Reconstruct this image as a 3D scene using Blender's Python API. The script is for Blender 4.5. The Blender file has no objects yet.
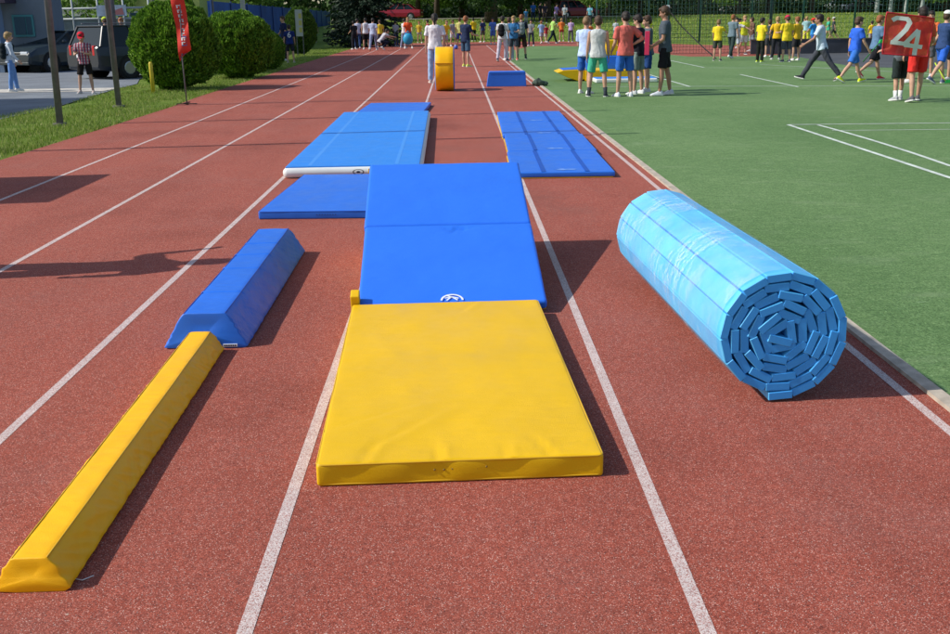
import bpy, bmesh, math, random
import numpy as np
from mathutils import Vector, Matrix, noise as mnoise
random.seed(7); rng = np.random.default_rng(7)
R = math.radians
S = bpy.context.scene
COL = S.collection

# ------------------------------------------------------------------ camera
PIT, YAW, ROLL, H, F = 0.28997748, -0.01488494, -0.01502324, 1.554, 1000.0
cam = bpy.data.objects.new('camera', bpy.data.cameras.new('camera')); COL.objects.link(cam)
cam.matrix_world = Matrix.Translation((0, 0, H)) @ Matrix.Rotation(YAW, 4, 'Z') @ Matrix.Rotation(R(90) - PIT, 4, 'X') @ Matrix.Rotation(ROLL, 4, 'Z')
cam.data.sensor_width = 36; cam.data.lens = 36 * F / 950
cam.data.clip_start = .05; cam.data.clip_end = 3000
S.camera = cam

def ray(px, py):
    x = (px - 475) / F; y = -(py - 317) / F
    c, s = math.cos(ROLL), math.sin(ROLL)
    x, y = c * x - s * y, s * x + c * y
    cp, sp = math.cos(PIT), math.sin(PIT)
    d = (x, cp + y * sp, -sp + y * cp)
    c, s = math.cos(YAW), math.sin(YAW)
    return (c * d[0] - s * d[1], s * d[0] + c * d[1], d[2])
def G(px, py, z=0.0):
    d = ray(px, py); t = (z - H) / d[2]; return (d[0] * t, d[1] * t)
def W(px, py, Y):
    d = ray(px, py); t = Y / d[1]; return (d[0] * t, Y, H + d[2] * t)

# ------------------------------------------------------------------ render / light
S.render.engine = 'CYCLES'
S.view_settings.view_transform = 'Standard'; S.view_settings.look = 'None'
S.view_settings.exposure = 0.12; S.view_settings.gamma = 1
try: S.view_settings.use_curve_mapping = False
except Exception: pass
wd = bpy.data.worlds.new('World'); S.world = wd; wd.use_nodes = True
nt = wd.node_tree; nt.nodes.clear()
out = nt.nodes.new('ShaderNodeOutputWorld'); bg = nt.nodes.new('ShaderNodeBackground'); sky = nt.nodes.new('ShaderNodeTexSky')
SUN_EL, SUN_AZ = 40.0, 6.0      # light travels along +X, a little towards +Y
sky.sky_type = 'NISHITA'; sky.sun_disc = False; sky.sun_elevation = R(SUN_EL)
sky.sun_rotation = R(-90 - SUN_AZ)
sky.air_density = 1.1; sky.dust_density = 1.2
bg.inputs['Strength'].default_value = 0.13
nt.links.new(sky.outputs[0], bg.inputs[0]); nt.links.new(bg.outputs[0], out.inputs[0])
sl = bpy.data.lights.new('sun', 'SUN'); sl.energy = 4.3; sl.angle = R(.5); sl.color = (1, .955, .87)
so = bpy.data.objects.new('sun', sl); COL.objects.link(so)
ld = Vector((math.cos(R(SUN_EL)) * math.cos(R(SUN_AZ)), math.cos(R(SUN_EL)) * math.sin(R(SUN_AZ)), -math.sin(R(SUN_EL))))
so.rotation_euler = ld.to_track_quat('-Z', 'Y').to_euler(); so.location = (-20, 0, 20)

# ------------------------------------------------------------------ materials
def new_mat(name):
    m = bpy.data.materials.new(name); m.use_nodes = True
    return m, m.node_tree, m.node_tree.nodes['Principled BSDF']
MC = {}
def mat(name, col, rough=.6, spec=.4, nz=None, bump=None, metal=0, coat=0, var=.0, trans=0):
    """plain material with optional noise colour variation (scale, amount) and bump (scale, strength, dist)"""
    if name in MC: return MC[name]
    m, t, b = new_mat(name)
    b.inputs['Roughness'].default_value = rough; b.inputs['Metallic'].default_value = metal
    b.inputs['Specular IOR Level'].default_value = spec
    b.inputs['Base Color'].default_value = (*col, 1)
    if coat: b.inputs['Coat Weight'].default_value = coat; b.inputs['Coat Roughness'].default_value = .25
    tc = t.nodes.new('ShaderNodeTexCoord')
    if nz:
        n = t.nodes.new('ShaderNodeTexNoise'); n.inputs['Scale'].default_value = nz[0]; n.inputs['Detail'].default_value = 5
        t.links.new(tc.outputs['Object'], n.inputs['Vector'])
        r = t.nodes.new('ShaderNodeValToRGB'); a = nz[1]
        r.color_ramp.elements[0].position = .3; r.color_ramp.elements[1].position = .7
        r.color_ramp.elements[0].color = (*[c * (1 - a) for c in col], 1); r.color_ramp.elements[1].color = (*[min(1, c * (1 + a)) for c in col], 1)
        t.links.new(n.outputs[0], r.inputs[0]); t.links.new(r.outputs[0], b.inputs['Base Color'])
    if bump:
        n = t.nodes.new('ShaderNodeTexNoise'); n.inputs['Scale'].default_value = bump[0]; n.inputs['Detail'].default_value = 4
        t.links.new(tc.outputs['Object'], n.inputs['Vector'])
        bp = t.nodes.new('ShaderNodeBump'); bp.inputs['Strength'].default_value = bump[1]; bp.inputs['Distance'].default_value = bump[2]
        t.links.new(n.outputs[0], bp.inputs['Height']); t.links.new(bp.outputs[0], b.inputs['Normal'])
    MC[name] = m
    return m
def ramp(t, stops, inp):
    r = t.nodes.new('ShaderNodeValToRGB'); e = r.color_ramp.elements
    while len(e) < len(stops): e.new(.5)
    for i, (p, c) in enumerate(stops): e[i].position = p; e[i].color = (*c, 1)
    t.links.new(inp, r.inputs[0]); return r.outputs[0]
def nnode(t, tc, scale, detail=4, rough=.5, sx=1, sy=1, rot=0, kind='Noise'):
    mp = t.nodes.new('ShaderNodeMapping'); mp.inputs['Scale'].default_value = (sx, sy, 1); mp.inputs['Rotation'].default_value = (0, 0, rot)
    t.links.new(tc, mp.inputs[0])
    n = t.nodes.new('ShaderNodeTex' + kind); n.inputs['Scale'].default_value = scale
    if kind == 'Noise': n.inputs['Detail'].default_value = detail; n.inputs['Roughness'].default_value = rough
    t.links.new(mp.outputs[0], n.inputs['Vector']); return n.outputs[0]
def mix(t, fac, a, b, mode='MIX'):
    m = t.nodes.new('ShaderNodeMix'); m.data_type = 'RGBA'; m.blend_type = mode
    for s, v in ((m.inputs[0], fac), (m.inputs[6], a), (m.inputs[7], b)):
        if hasattr(v, 'links'): t.links.new(v, s)
        elif isinstance(v, (int, float)): s.default_value = v
        else: s.default_value = (*v, 1)
    return m.outputs[2]
def bumpn(t, b, h, strength, dist):
    bp = t.nodes.new('ShaderNodeBump'); bp.inputs['Strength'].default_value = strength; bp.inputs['Distance'].default_value = dist
    t.links.new(h, bp.inputs['Height']); t.links.new(bp.outputs[0], b.inputs['Normal'])

TRACK = (.33, .095, .068)
def track_color(t, tc):
    grain = nnode(t, tc, 300, 3, .8)
    c, r2 = cells(t, tc, 400, [(0, (.07, .022, .018)), (.12, (.19, .046, .032)), (.32, (.305, .066, .041)), (.72, (.40, .090, .055)), (.90, (.49, .155, .11)), (.975, (.60, .32, .26)), (1, (.75, .6, .52))])
    gm = ramp(t, [(.33, (.72, .72, .74)), (.67, (1.2, 1.17, 1.15))], grain)
    c = mix(t, 1, c, gm, 'MULTIPLY')
    gp = ramp(t, [(.50, (0, 0, 0)), (.72, (.5, .5, .5))], nnode(t, tc, 1.1, 6, .7))
    c = mix(t, gp, c, mix(t, .5, c, (.22, .13, .12)))
    g2 = ramp(t, [(.3, (.80, .80, .82)), (.7, (1.1, 1.08, 1.06))], nnode(t, tc, 28, 5, .7))
    c = mix(t, 1, c, g2, 'MULTIPLY')
    big = ramp(t, [(.30, (.70, .68, .68)), (.46, (1, 1, 1)), (.75, (1.12, 1.08, 1.05))], nnode(t, tc, .55, 6, .62))
    c = mix(t, .8, c, big, 'MULTIPLY')
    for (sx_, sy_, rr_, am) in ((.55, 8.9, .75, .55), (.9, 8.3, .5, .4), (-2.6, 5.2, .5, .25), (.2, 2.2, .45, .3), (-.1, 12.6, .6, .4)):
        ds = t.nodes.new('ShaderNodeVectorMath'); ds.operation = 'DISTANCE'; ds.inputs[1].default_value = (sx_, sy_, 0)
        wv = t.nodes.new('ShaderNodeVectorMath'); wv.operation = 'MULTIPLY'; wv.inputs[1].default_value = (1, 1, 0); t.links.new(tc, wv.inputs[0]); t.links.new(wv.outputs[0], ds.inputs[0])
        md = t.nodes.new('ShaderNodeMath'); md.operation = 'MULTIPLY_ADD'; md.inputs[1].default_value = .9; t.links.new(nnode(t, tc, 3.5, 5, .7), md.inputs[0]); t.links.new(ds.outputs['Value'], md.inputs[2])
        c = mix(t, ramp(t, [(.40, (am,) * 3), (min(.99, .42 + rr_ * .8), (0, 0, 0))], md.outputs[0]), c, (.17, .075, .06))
    st = ramp(t, [(.35, (.86, .86, .86)), (.6, (1, 1, 1))], nnode(t, tc, 2.2, 4, .6, 1, .25))
    c = mix(t, .7, c, st, 'MULTIPLY')
    return c, grain
def cells(t, tc, scale, stops, sx=1, sy=1):
    mp = t.nodes.new('ShaderNodeMapping'); mp.inputs['Scale'].default_value = (sx, sy, 1); t.links.new(tc, mp.inputs[0])
    n = t.nodes.new('ShaderNodeTexVoronoi'); n.inputs['Scale'].default_value = scale; t.links.new(mp.outputs[0], n.inputs['Vector'])
    sp = t.nodes.new('ShaderNodeSeparateColor'); t.links.new(n.outputs['Color'], sp.inputs[0])
    return ramp(t, stops, sp.outputs[0]), sp.outputs[1]
def m_track():
    m, t, b = new_mat('track_rubber'); tc = t.nodes.new('ShaderNodeTexCoord').outputs['Object']
    c, grain = track_color(t, tc)
    # scattered pale flecks lying on the rubber
    sp = ramp(t, [(.0, (1, 1, 1)), (.018, (0, 0, 0))], nnode(t, tc, 3.1, kind='Voronoi'))
    c = mix(t, sp, c, (.6, .5, .4))
    t.links.new(c, b.inputs['Base Color']); b.inputs['Roughness'].default_value = .85; b.inputs['Specular IOR Level'].default_value = .25
    bumpn(t, b, grain, .55, .004); return m
def m_paint(name='line_paint', col=(.70, .62, .59), wear=.455):
    m, t, b = new_mat(name); tc = t.nodes.new('ShaderNodeTexCoord').outputs['Object']
    c, grain = track_color(t, tc)
    w = ramp(t, [(wear - .01, (0, 0, 0)), (wear + .05, (1, 1, 1))], nnode(t, tc, 260, 4, .85))
    p = ramp(t, [(.3, tuple(k * .8 for k in col)), (.7, col)], nnode(t, tc, 9, 4, .6))
    t.links.new(mix(t, w, c, p), b.inputs['Base Color']); b.inputs['Roughness'].default_value = .8
    bumpn(t, b, grain, .5, .004); return m
def m_turf():
    m, t, b = new_mat('artificial_turf'); tc = t.nodes.new('ShaderNodeTexCoord').outputs['Object']
    f = nnode(t, tc, 70, 6, .8, 1, .8)
    c = ramp(t, [(.26, (.075, .135, .048)), (.46, (.122, .212, .078)), (.62, (.155, .252, .10)), (.78, (.26, .36, .18))], f)
    cc, r2 = cells(t, tc, 130, [(0, (.6, .64, .6)), (.3, (.9, .92, .9)), (.7, (1.08, 1.08, 1.08)), (.92, (1.25, 1.22, 1.25)), (1, (1.6, 1.5, 1.7))], 1, .8)
    c = mix(t, 1, c, cc, 'MULTIPLY')
    pt = ramp(t, [(.55, (0, 0, 0)), (.75, (.5, .5, .5))], nnode(t, tc, 1.6, 5, .6, 1, 1.8, .6))
    c = mix(t, pt, c, (.22, .30, .16))
    sp = ramp(t, [(.0, (1, 1, 1)), (.012, (0, 0, 0))], nnode(t, tc, 1.7, kind='Voronoi')); c = mix(t, sp, c, (.7, .72, .6))
    g = ramp(t, [(.3, (.72, .8, .72)), (.7, (1.15, 1.1, 1.1))], nnode(t, tc, 7, 5, .75, 1, 2.2, .5))
    c = mix(t, 1, c, g, 'MULTIPLY')
    g = ramp(t, [(.3, (.78, .84, .78)), (.7, (1.18, 1.12, 1.18))], nnode(t, tc, .5, 6, .65, 1, .5))
    c = mix(t, 1, c, g, 'MULTIPLY')
    s = ramp(t, [(.68, (0, 0, 0)), (.78, (1, 1, 1))], nnode(t, tc, 16, 3, .6, .35, 2.4, .35))
    c = mix(t, s, c, (.30, .41, .24))
    t.links.new(c, b.inputs['Base Color']); b.inputs['Roughness'].default_value = .8; b.inputs['Specular IOR Level'].default_value = .2
    bumpn(t, b, f, .45, .012); return m
def m_grass():
    m, t, b = new_mat('lawn_soil'); tc = t.nodes.new('ShaderNodeTexCoord').outputs['Object']
    c = ramp(t, [(.3, (.075, .145, .018)), (.48, (.15, .235, .035)), (.62, (.24, .30, .07)), (.76, (.38, .35, .16))], nnode(t, tc, 1.6, 8, .72))
    g = ramp(t, [(.3, (.55, .6, .5)), (.7, (1.25, 1.2, 1.2))], nnode(t, tc, 26, 5, .8))
    c = mix(t, 1, c, g, 'MULTIPLY')
    t.links.new(c, b.inputs['Base Color']); b.inputs['Roughness'].default_value = .9; b.inputs['Specular IOR Level'].default_value = .1
    bumpn(t, b, nnode(t, tc, 30, 5, .8), .8, .05); return m
def m_asphalt(name, col):
    m, t, b = new_mat(name); tc = t.nodes.new('ShaderNodeTexCoord').outputs['Object']
    c = ramp(t, [(.3, tuple(k * .7 for k in col)), (.7, tuple(k * 1.3 for k in col))], nnode(t, tc, 60, 5, .8))
    g = ramp(t, [(.35, (.75, .75, .76)), (.7, (1.15, 1.15, 1.12))], nnode(t, tc, .9, 6, .6))
    t.links.new(mix(t, 1, c, g, 'MULTIPLY'), b.inputs['Base Color']); b.inputs['Roughness'].default_value = .9; return m
def m_leaf(name, cols, transl=.25):
    m, t, b = new_mat(name)
    gi = t.nodes.new('ShaderNodeNewGeometry')
    c = ramp(t, [(i / (len(cols) - 1), k) for i, k in enumerate(cols)], gi.outputs['Random Per Island'])
    t.links.new(c, b.inputs['Base Color']); b.inputs['Roughness'].default_value = .6; b.inputs['Specular IOR Level'].default_value = .25
    tr = t.nodes.new('ShaderNodeBsdfTranslucent'); t.links.new(c, tr.inputs[0])
    mx = t.nodes.new('ShaderNodeMixShader'); mx.inputs[0].default_value = transl
    o = t.nodes['Material Output']; t.links.new(b.outputs[0], mx.inputs[1]); t.links.new(tr.outputs[0], mx.inputs[2]); t.links.new(mx.outputs[0], o.inputs[0])
    return m
def m_vinyl(name, col, rough=.42, fade=.12, grime=.1):
    m, t, b = new_mat(name); tc = t.nodes.new('ShaderNodeTexCoord').outputs['Object']
    c = ramp(t, [(.3, tuple(k * (1 - fade) for k in col)), (.7, tuple(min(1, k * (1 + fade * .6)) for k in col))], nnode(t, tc, 2.3, 5, .6))
    g = ramp(t, [(.28, (1 - grime * 3, 1 - grime * 3, 1 - grime * 3)), (.42, (1, 1, 1))], nnode(t, tc, 11, 6, .75))
    c = mix(t, .8, c, g, 'MULTIPLY')
    sp = ramp(t, [(0, (1, 1, 1)), (.03, (0, 0, 0))], nnode(t, tc, 19, kind='Voronoi'))
    c = mix(t, mix(t, .5, (0, 0, 0), sp), c, tuple(k * .55 for k in col))
    t.links.new(c, b.inputs['Base Color'])
    rr = ramp(t, [(.3, (rough - .1,) * 3), (.7, (rough + .12,) * 3)], nnode(t, tc, 5, 5, .6)); t.links.new(rr, b.inputs['Roughness'])
    b.inputs['Specular IOR Level'].default_value = .25
    h = mix(t, .35, nnode(t, tc, 9, 4, .5, 1, 2.5, .4), nnode(t, tc, 420, 2, .5))
    bumpn(t, b, h, .5, .007); return m

# ------------------------------------------------------------------ mesh helpers
def tag(o, label=None, cat=None, group=None, kind=None):
    if label: o['label'] = label
    if cat: o['category'] = cat
    if group: o['group'] = group
    if kind: o['kind'] = kind
    return o
def empty(name, loc=(0, 0, 0), rz=0):
    o = bpy.data.objects.new(name, None); COL.objects.link(o); o.location = loc; o.rotation_euler = (0, 0, rz); o.empty_display_size = .1; return o
def link(name, me, m=None, parent=None, smooth=False):
    o = bpy.data.objects.new(name, me); COL.objects.link(o)
    if m is not None:
        for k in (m if isinstance(m, (list, tuple)) else [m]): me.materials.append(k)
    if parent is not None: o.parent = parent
    if smooth: me.polygons.foreach_set('use_smooth', [True] * len(me.polygons))
    return o
class MB:
    """collects shapes, builds ONE mesh"""
    def __init__(s): s.v = []; s.f = []; s.mi = []
    def add(s, v, f, mi=0):
        n = len(s.v); s.v += [tuple(p) for p in v]; s.f += [tuple(i + n for i in q) for q in f]; s.mi += [mi] * len(f); return s
    def box(s, a, b, mi=0, M=None):
        x0, y0, z0 = a; x1, y1, z1 = b
        v = [Vector(p) for p in ((x0, y0, z0), (x1, y0, z0), (x1, y1, z0), (x0, y1, z0), (x0, y0, z1), (x1, y0, z1), (x1, y1, z1), (x0, y1, z1))]
        if M is not None: v = [M @ p for p in v]
        return s.add(v, [(3, 2, 1, 0), (4, 5, 6, 7), (0, 1, 5, 4), (1, 2, 6, 5), (2, 3, 7, 6), (3, 0, 4, 7)], mi)
    def tube(s, pts, rad, n=10, mi=0, cap=True):
        pts = [Vector(p) for p in pts]; k = len(pts)
        if not isinstance(rad, (list, tuple)): rad = [rad] * k
        rings = []; pu = None
        for i, p in enumerate(pts):
            d = (pts[min(i + 1, k - 1)] - pts[max(i - 1, 0)]).normalized()
            if pu is None: u = d.orthogonal().normalized()
            else:
                u = (pu - d * pu.dot(d)); u = u.normalized() if u.length > 1e-6 else d.orthogonal().normalized()
            pu = u; w = d.cross(u)
            rings.append([p + (u * math.cos(2 * math.pi * j / n) + w * math.sin(2 * math.pi * j / n)) * rad[i] for j in range(n)])
        return s.loft(rings, mi, cap)
    def loft(s, rings, mi=0, cap=True):
        n = len(rings[0]); v = [p for r in rings for p in r]; f = []
        for i in range(len(rings) - 1):
            for j in range(n):
                f.append((i * n + j, i * n + (j + 1) % n, (i + 1) * n + (j + 1) % n, (i + 1) * n + j))
        if cap: f.append(tuple(range(n))[::-1]); f.append(tuple((len(rings) - 1) * n + j for j in range(n)))
        return s.add(v, f, mi)
    def ball(s, c, r, n=12, m=8, mi=0, M=None):
        c = Vector(c); r = (r, r, r) if isinstance(r, (int, float)) else r; v = []; f = []
        for i in range(m + 1):
            th = math.pi * (i + .02) / (m + .04)
            for j in range(n):
                p = Vector((r[0] * math.sin(th) * math.cos(2 * math.pi * j / n), r[1] * math.sin(th) * math.sin(2 * math.pi * j / n), -r[2] * math.cos(th)))
                if M is not None: p = M @ p
                v.append(c + p)
        for i in range(m):
            for j in range(n): f.append((i * n + j, i * n + (j + 1) % n, (i + 1) * n + (j + 1) % n, (i + 1) * n + j))
        f.append(tuple(range(n))[::-1]); f.append(tuple(m * n + j for j in range(n)))
        return s.add(v, f, mi)
    def capsule(s, a, ra, b, rb, n=10):
        s.tube([a, b], [ra, rb], n); s.ball(a, ra, n, 6); s.ball(b, rb, n, 6); return s
    def prism(s, pts, y0, y1, mi=0, M=None):
        """polygon in XZ extruded along Y"""
        n = len(pts); v = [Vector((p[0], y0, p[1])) for p in pts] + [Vector((p[0], y1, p[1])) for p in pts]
        if M is not None: v = [M @ p for p in v]
        f = [tuple(range(n)), tuple(range(2 * n - 1, n - 1, -1))] + [((i + 1) % n, i, n + i, n + (i + 1) % n) for i in range(n)]
        return s.add(v, f, mi)
    def mesh(s, name):
        me = bpy.data.meshes.new(name); me.from_pydata(s.v, [], s.f); me.polygons.foreach_set('material_index', s.mi); me.update(); return me
    def build(s, name, m, parent=None, smooth=False, bevel=0, seg=2, auto=False, loc=None):
        me = s.mesh(name)
        bm = bmesh.new(); bm.from_mesh(me); bmesh.ops.recalc_face_normals(bm, faces=bm.faces); bm.to_mesh(me); bm.free()
        o = link(name, me, m, parent, smooth)
        if loc is not None: o.location = loc
        if bevel:
            b = o.modifiers.new('bevel', 'BEVEL'); b.width = bevel; b.segments = seg; b.limit_method = 'ANGLE'; b.angle_limit = R(35)
            b.harden_normals = False
        return o
def poly_sheet(name, pts, z, m, parent=None):
    me = bpy.data.meshes.new(name); bm = bmesh.new()
    vs = [bm.verts.new((p[0], p[1], z)) for p in pts]; f = bm.faces.new(vs); bmesh.ops.recalc_face_normals(bm, faces=[f])
    if f.normal.z < 0: f.normal_flip()
    bmesh.ops.triangulate(bm, faces=bm.faces); bm.to_mesh(me); bm.free(); return link(name, me, m, parent)
def strips(name, lines, z, m):
    mb = MB()
    for pts, w in lines:
        pts = [Vector((p[0], p[1], 0)) for p in pts]; L = []; Rr = []
        for i, p in enumerate(pts):
            d = (pts[min(i + 1, len(pts) - 1)] - pts[max(i - 1, 0)]).normalized(); nn = Vector((-d.y, d.x, 0)) * w / 2
            L.append((p.x + nn.x, p.y + nn.y, z)); Rr.append((p.x - nn.x, p.y - nn.y, z))
        n = len(pts); mb.add(L + Rr, [(n + i, n + i + 1, i + 1, i) for i in range(n - 1)])
        z += .0001
    me = mb.mesh(name); return link(name, me, m)

def fbm(x, y, z=0, s=1.0): return mnoise.noise(Vector((x * s, y * s, z * s)))
def stations(h, r, n):
    a = [-h, -h + r * .12, -h + r * .35, -h + r * .7, -h + r]; L = 2 * (h - r)
    a += [-h + r + L * i / n for i in range(1, n)] + [h - r, h - r * .7, h - r * .35, h - r * .12, h]
    return a
def soft_box(w, l, t, r=.015, step=.03, disp=None):
    """rounded cuboid, origin at bottom centre, finely divided; disp(p,n)->offset"""
    hx, hy, hz = w / 2, l / 2, t / 2
    sx = stations(hx, r, max(2, int(w / step))); sy = stations(hy, r, max(2, int(l / step))); sz = stations(hz, min(r, hz * .98), max(2, int(t / step)))
    V = {}; v = []; f = []
    def vid(x, y, z):
        k = (round(x, 5), round(y, 5), round(z, 5))
        if k not in V:
            c = Vector((max(-hx + r, min(hx - r, x)), max(-hy + r, min(hy - r, y)), max(-hz + r, min(hz - r, z)) if hz > r else 0))
            d = Vector((x, y, z)) - c
            n = d.normalized() if d.length > 1e-9 else Vector((0, 0, 1))
            p = c + n * min(r, hz) + Vector((0, 0, hz))
            if disp:
                q = disp(p, n); p = p + q
            V[k] = len(v); v.append(tuple(p))
        return V[k]
    for A, B, fn in ((sx, sy, lambda a, b: [(a, b, hz), (a, b, -hz)]), (sx, sz, lambda a, b: [(a, hy, b), (a, -hy, b)]), (sy, sz, lambda a, b: [(hx, a, b), (-hx, a, b)])):
        for i in range(len(A) - 1):
            for j in range(len(B) - 1):
                q = [fn(A[i], B[j]), fn(A[i + 1], B[j]), fn(A[i + 1], B[j + 1]), fn(A[i], B[j + 1])]
                for k in (0, 1):
                    ids = [vid(*c[k]) for c in q]
                    if len(set(ids)) > 2: f.append(tuple(dict.fromkeys(ids)))
    mb = MB(); mb.add(v, f); return mb
def text_mesh(name, s, size, m, parent, M, ext=.002, align='CENTER'):
    cu = bpy.data.curves.new(name, 'FONT'); cu.body = s; cu.size = size; cu.extrude = ext; cu.align_x = align; cu.align_y = 'CENTER'
    o = bpy.data.objects.new(name, cu); COL.objects.link(o)
    dg = bpy.context.evaluated_depsgraph_get(); me = bpy.data.meshes.new_from_object(o.evaluated_get(dg))
    bpy.data.objects.remove(o); me.materials.clear()
    o = link(name, me, m, parent); o.matrix_local = M; return o

# ================================================================== SETTING
TR, TURF, GRASS, PAINT = m_track(), m_turf(), m_grass(), m_paint()
ASPH = m_asphalt('parking_asphalt', (.17, .19, .22)); ASPHD = m_asphalt('dark_asphalt', (.06, .065, .075))
# ground with the grass bank at the far end
def gz(x, y):
    e = 70 + .0 * x
    k = max(0, min(1, (y - e) / 32)); k = k * k * (3 - 2 * k)
    return -.012 + 1.55 * k * (1 if x > -9 else max(0, 1 + (x + 9) / 12))
ys = sorted(set([-60, -20, 0, 20, 40, 55, 65] + list(range(70, 106, 2)) + [120, 150, 200, 400, 1500])); xs = [-1200, -200, -60, -30, -21, -17, -13, -9, -5, 0, 5, 10, 20, 30, 45, 70, 200, 1200]
mb = MB(); mb.add([(x, y, gz(x, y) + (0 if y < 69 else 0)) for y in ys for x in xs], [(j * len(xs) + i, j * len(xs) + i + 1, (j + 1) * len(xs) + i + 1, (j + 1) * len(xs) + i) for j in range(len(ys) - 1) for i in range(len(xs) - 1)])
g = link('ground', mb.mesh('ground'), GRASS, smooth=True); tag(g, kind='structure')
LEFT = [(-5.5, -8), (-5.5, 10)] + [G(*p) for p in ((0, 160.6), (60, 142), (120, 123.5), (172, 107), (197, 97.5), (236, 85), (273, 73.5), (300, 64.5), (345, 51), (357, 47.5), (372, 45), (400, 43.6), (440, 42.6), (520, 41.8), (560, 41.6), (600, 42.2), (700, 45), (760, 46.2))] + [(20, 50), (30, 50)]
INNER = [(30, 43), (17, 43.5)] + [G(*p) for p in ((755, 56.5), (690, 57), (640, 52), (600, 47.2), (560, 46.2), (530, 46.4))] + [(2.6, 50), (2.2, 44), (2.02, 38), (2.0, 25), (2.0, -8)]
tr = poly_sheet('running_track', LEFT + INNER, .004, TR); tag(tr, kind='structure')
tf = poly_sheet('sports_field', [(2.0, -8), (2.0, 25), (2.02, 38), (2.2, 44), (2.6, 50)] + INNER[2:8][::-1] + [(17, 43.5), (40, 43), (40, -8)], .006, TURF); tag(tf, kind='structure')
# fix ordering: sheet a little above the track
tf.location.z = .002
X0 = -.588
lines = [([(X0 + 1.22 * k + (.025 if k == 2 else 0), -6), (X0 + 1.22 * k + (.02 if k == 2 else 0), 12), (X0 + 1.22 * k, 30), (X0 + 1.22 * k, 62 if k > -2 else 57)], .043) for k in range(-3, 3)]
ln = strips('lane_lines', lines, .0052, PAINT); tag(ln, kind='structure')
kerb = MB(); 
kp = [(2.0, -8), (2.0, 25), (2.02, 38), (2.2, 44), (2.6, 50)]
for (a, b) in zip(kp[:-1], kp[1:]): kerb.loft([[(a[0] - .035, a[1], -.01), (a[0] + .03, a[1], -.01), (a[0] + .03, a[1], .022), (a[0] - .035, a[1], .022)], [(b[0] - .035, b[1], -.01), (b[0] + .03, b[1], -.01), (b[0] + .03, b[1], .022), (b[0] - .035, b[1], .022)]])
k_ = kerb.build('inner_kerb', mat('kerb_concrete', (.42, .36, .29), .9, nz=(14, .25))); tag(k_, kind='structure')
# court markings on the turf
white = mat('court_paint', (.52, .58, .52), .8, nz=(6, .25))
def bez(p0, p1, p2, n=14): return [tuple((1 - t) ** 2 * a + 2 * t * (1 - t) * b + t * t * c for a, b, c in zip(p0, p1, p2)) for t in [i / n for i in range(n + 1)]]
CL = [([G(788, 125.5), (14, 14.1)], .05), (bez(G(788, 125.5), G(850, 146), G(950, 179)) + [G(1010, 196)], .06), (bez(G(818, 125.8), G(880, 142), G(950, 167)) + [G(1010, 180)], .055), ([G(832, 131.5), (14, 13.3)], .03),
      ([G(600, 87.3), (16, 21)], .05), ([G(740, 75), G(798, 87.5)], .06), ([G(625, 68), G(690, 87.3)], .06), ([G(668, 60.5), G(704, 68)], .06), ([G(760, 65), G(960, 76)], .06), ([G(700, 68.3), G(850, 68.5)], .045)]
cl = strips('court_lines', CL, .012, white); tag(cl, kind='structure')
# parking lot, path and dark run-off
pk = poly_sheet('parking_lot', [G(-60, 145), G(-60, 118), (-60, 40), (-60, 60), (-14, 60), (-10.2, 36), (-9.2, 30), G(137, 84), G(110, 91), G(60, 106), G(0, 119.5)][1:], .002, ASPH); tag(pk, kind='structure')
pl = strips('parking_kerb_line', [([G(-80, 94), G(-10, 91.6), G(112, 89.8)], 1.25)], .010, mat('pale_concrete', (.5, .47, .42), .9, nz=(8, .2))); tag(pl, kind='structure')
ro = poly_sheet('run_off_strip', [(11.9, 30.5), (13.2, 42.7), (30, 42.7), (30, 24), (15, 27)], .0105, ASPHD)
tag(ro, kind='structure')

# ================================================================== FOREGROUND MATS
YEL = m_vinyl('yellow_vinyl', (.76, .45, .004), .46, .06, .03)
YELB = m_vinyl('yellow_beam_vinyl', (.95, .48, .002), .42, .08, .03)
BLU = m_vinyl('blue_vinyl', (.018, .150, .68), .4, .06, .02)
BLUR = m_vinyl('bright_blue_vinyl', (.026, .168, .78), .42, .05, .015)
NAVY = m_vinyl('dark_blue_webbing', (.014, .085, .42), .6, .1, .02)
PIPY = mat('yellow_piping', (.62, .36, .01), .5); PIPB = mat('blue_piping', (.012, .06, .38), .5)
PIPO = mat('white_thread', (.7, .7, .68), .6)

def wr(seed, amp=.003, dirs=((1, .2, 6), (.3, 1, 4), (.8, -.6, 9))):
    def d(p, n):
        s = 0
        for i, (a, b, f) in enumerate(dirs):
            u = p.x * a + p.y * b; q = p.x * -b + p.y * a
            s += (1 - abs(mnoise.noise(Vector((u * f, q * f * .25, p.z * 2 + seed + i * 7.3)))) * 2) * (.6 if i else 1)
        return n * (amp * (s / 2 - .4))
    return d
def seam_ring(mb, w, l, z, r, e=.0, n=10):
    hx, hy = w / 2 + e, l / 2 + e; c = .02; pts = []
    for cx, cy, a0 in ((hx - c, hy - c, 0), (-hx + c, hy - c, 90), (-hx + c, -hy + c, 180), (hx - c, -hy + c, 270)):
        for k in range(5):
            a = R(a0 + 22.5 * k); pts.append((cx + c * math.cos(a), cy + c * math.sin(a), z))
    pts.append(pts[0]); mb.tube(pts, r, 6, cap=False); return mb

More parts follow.
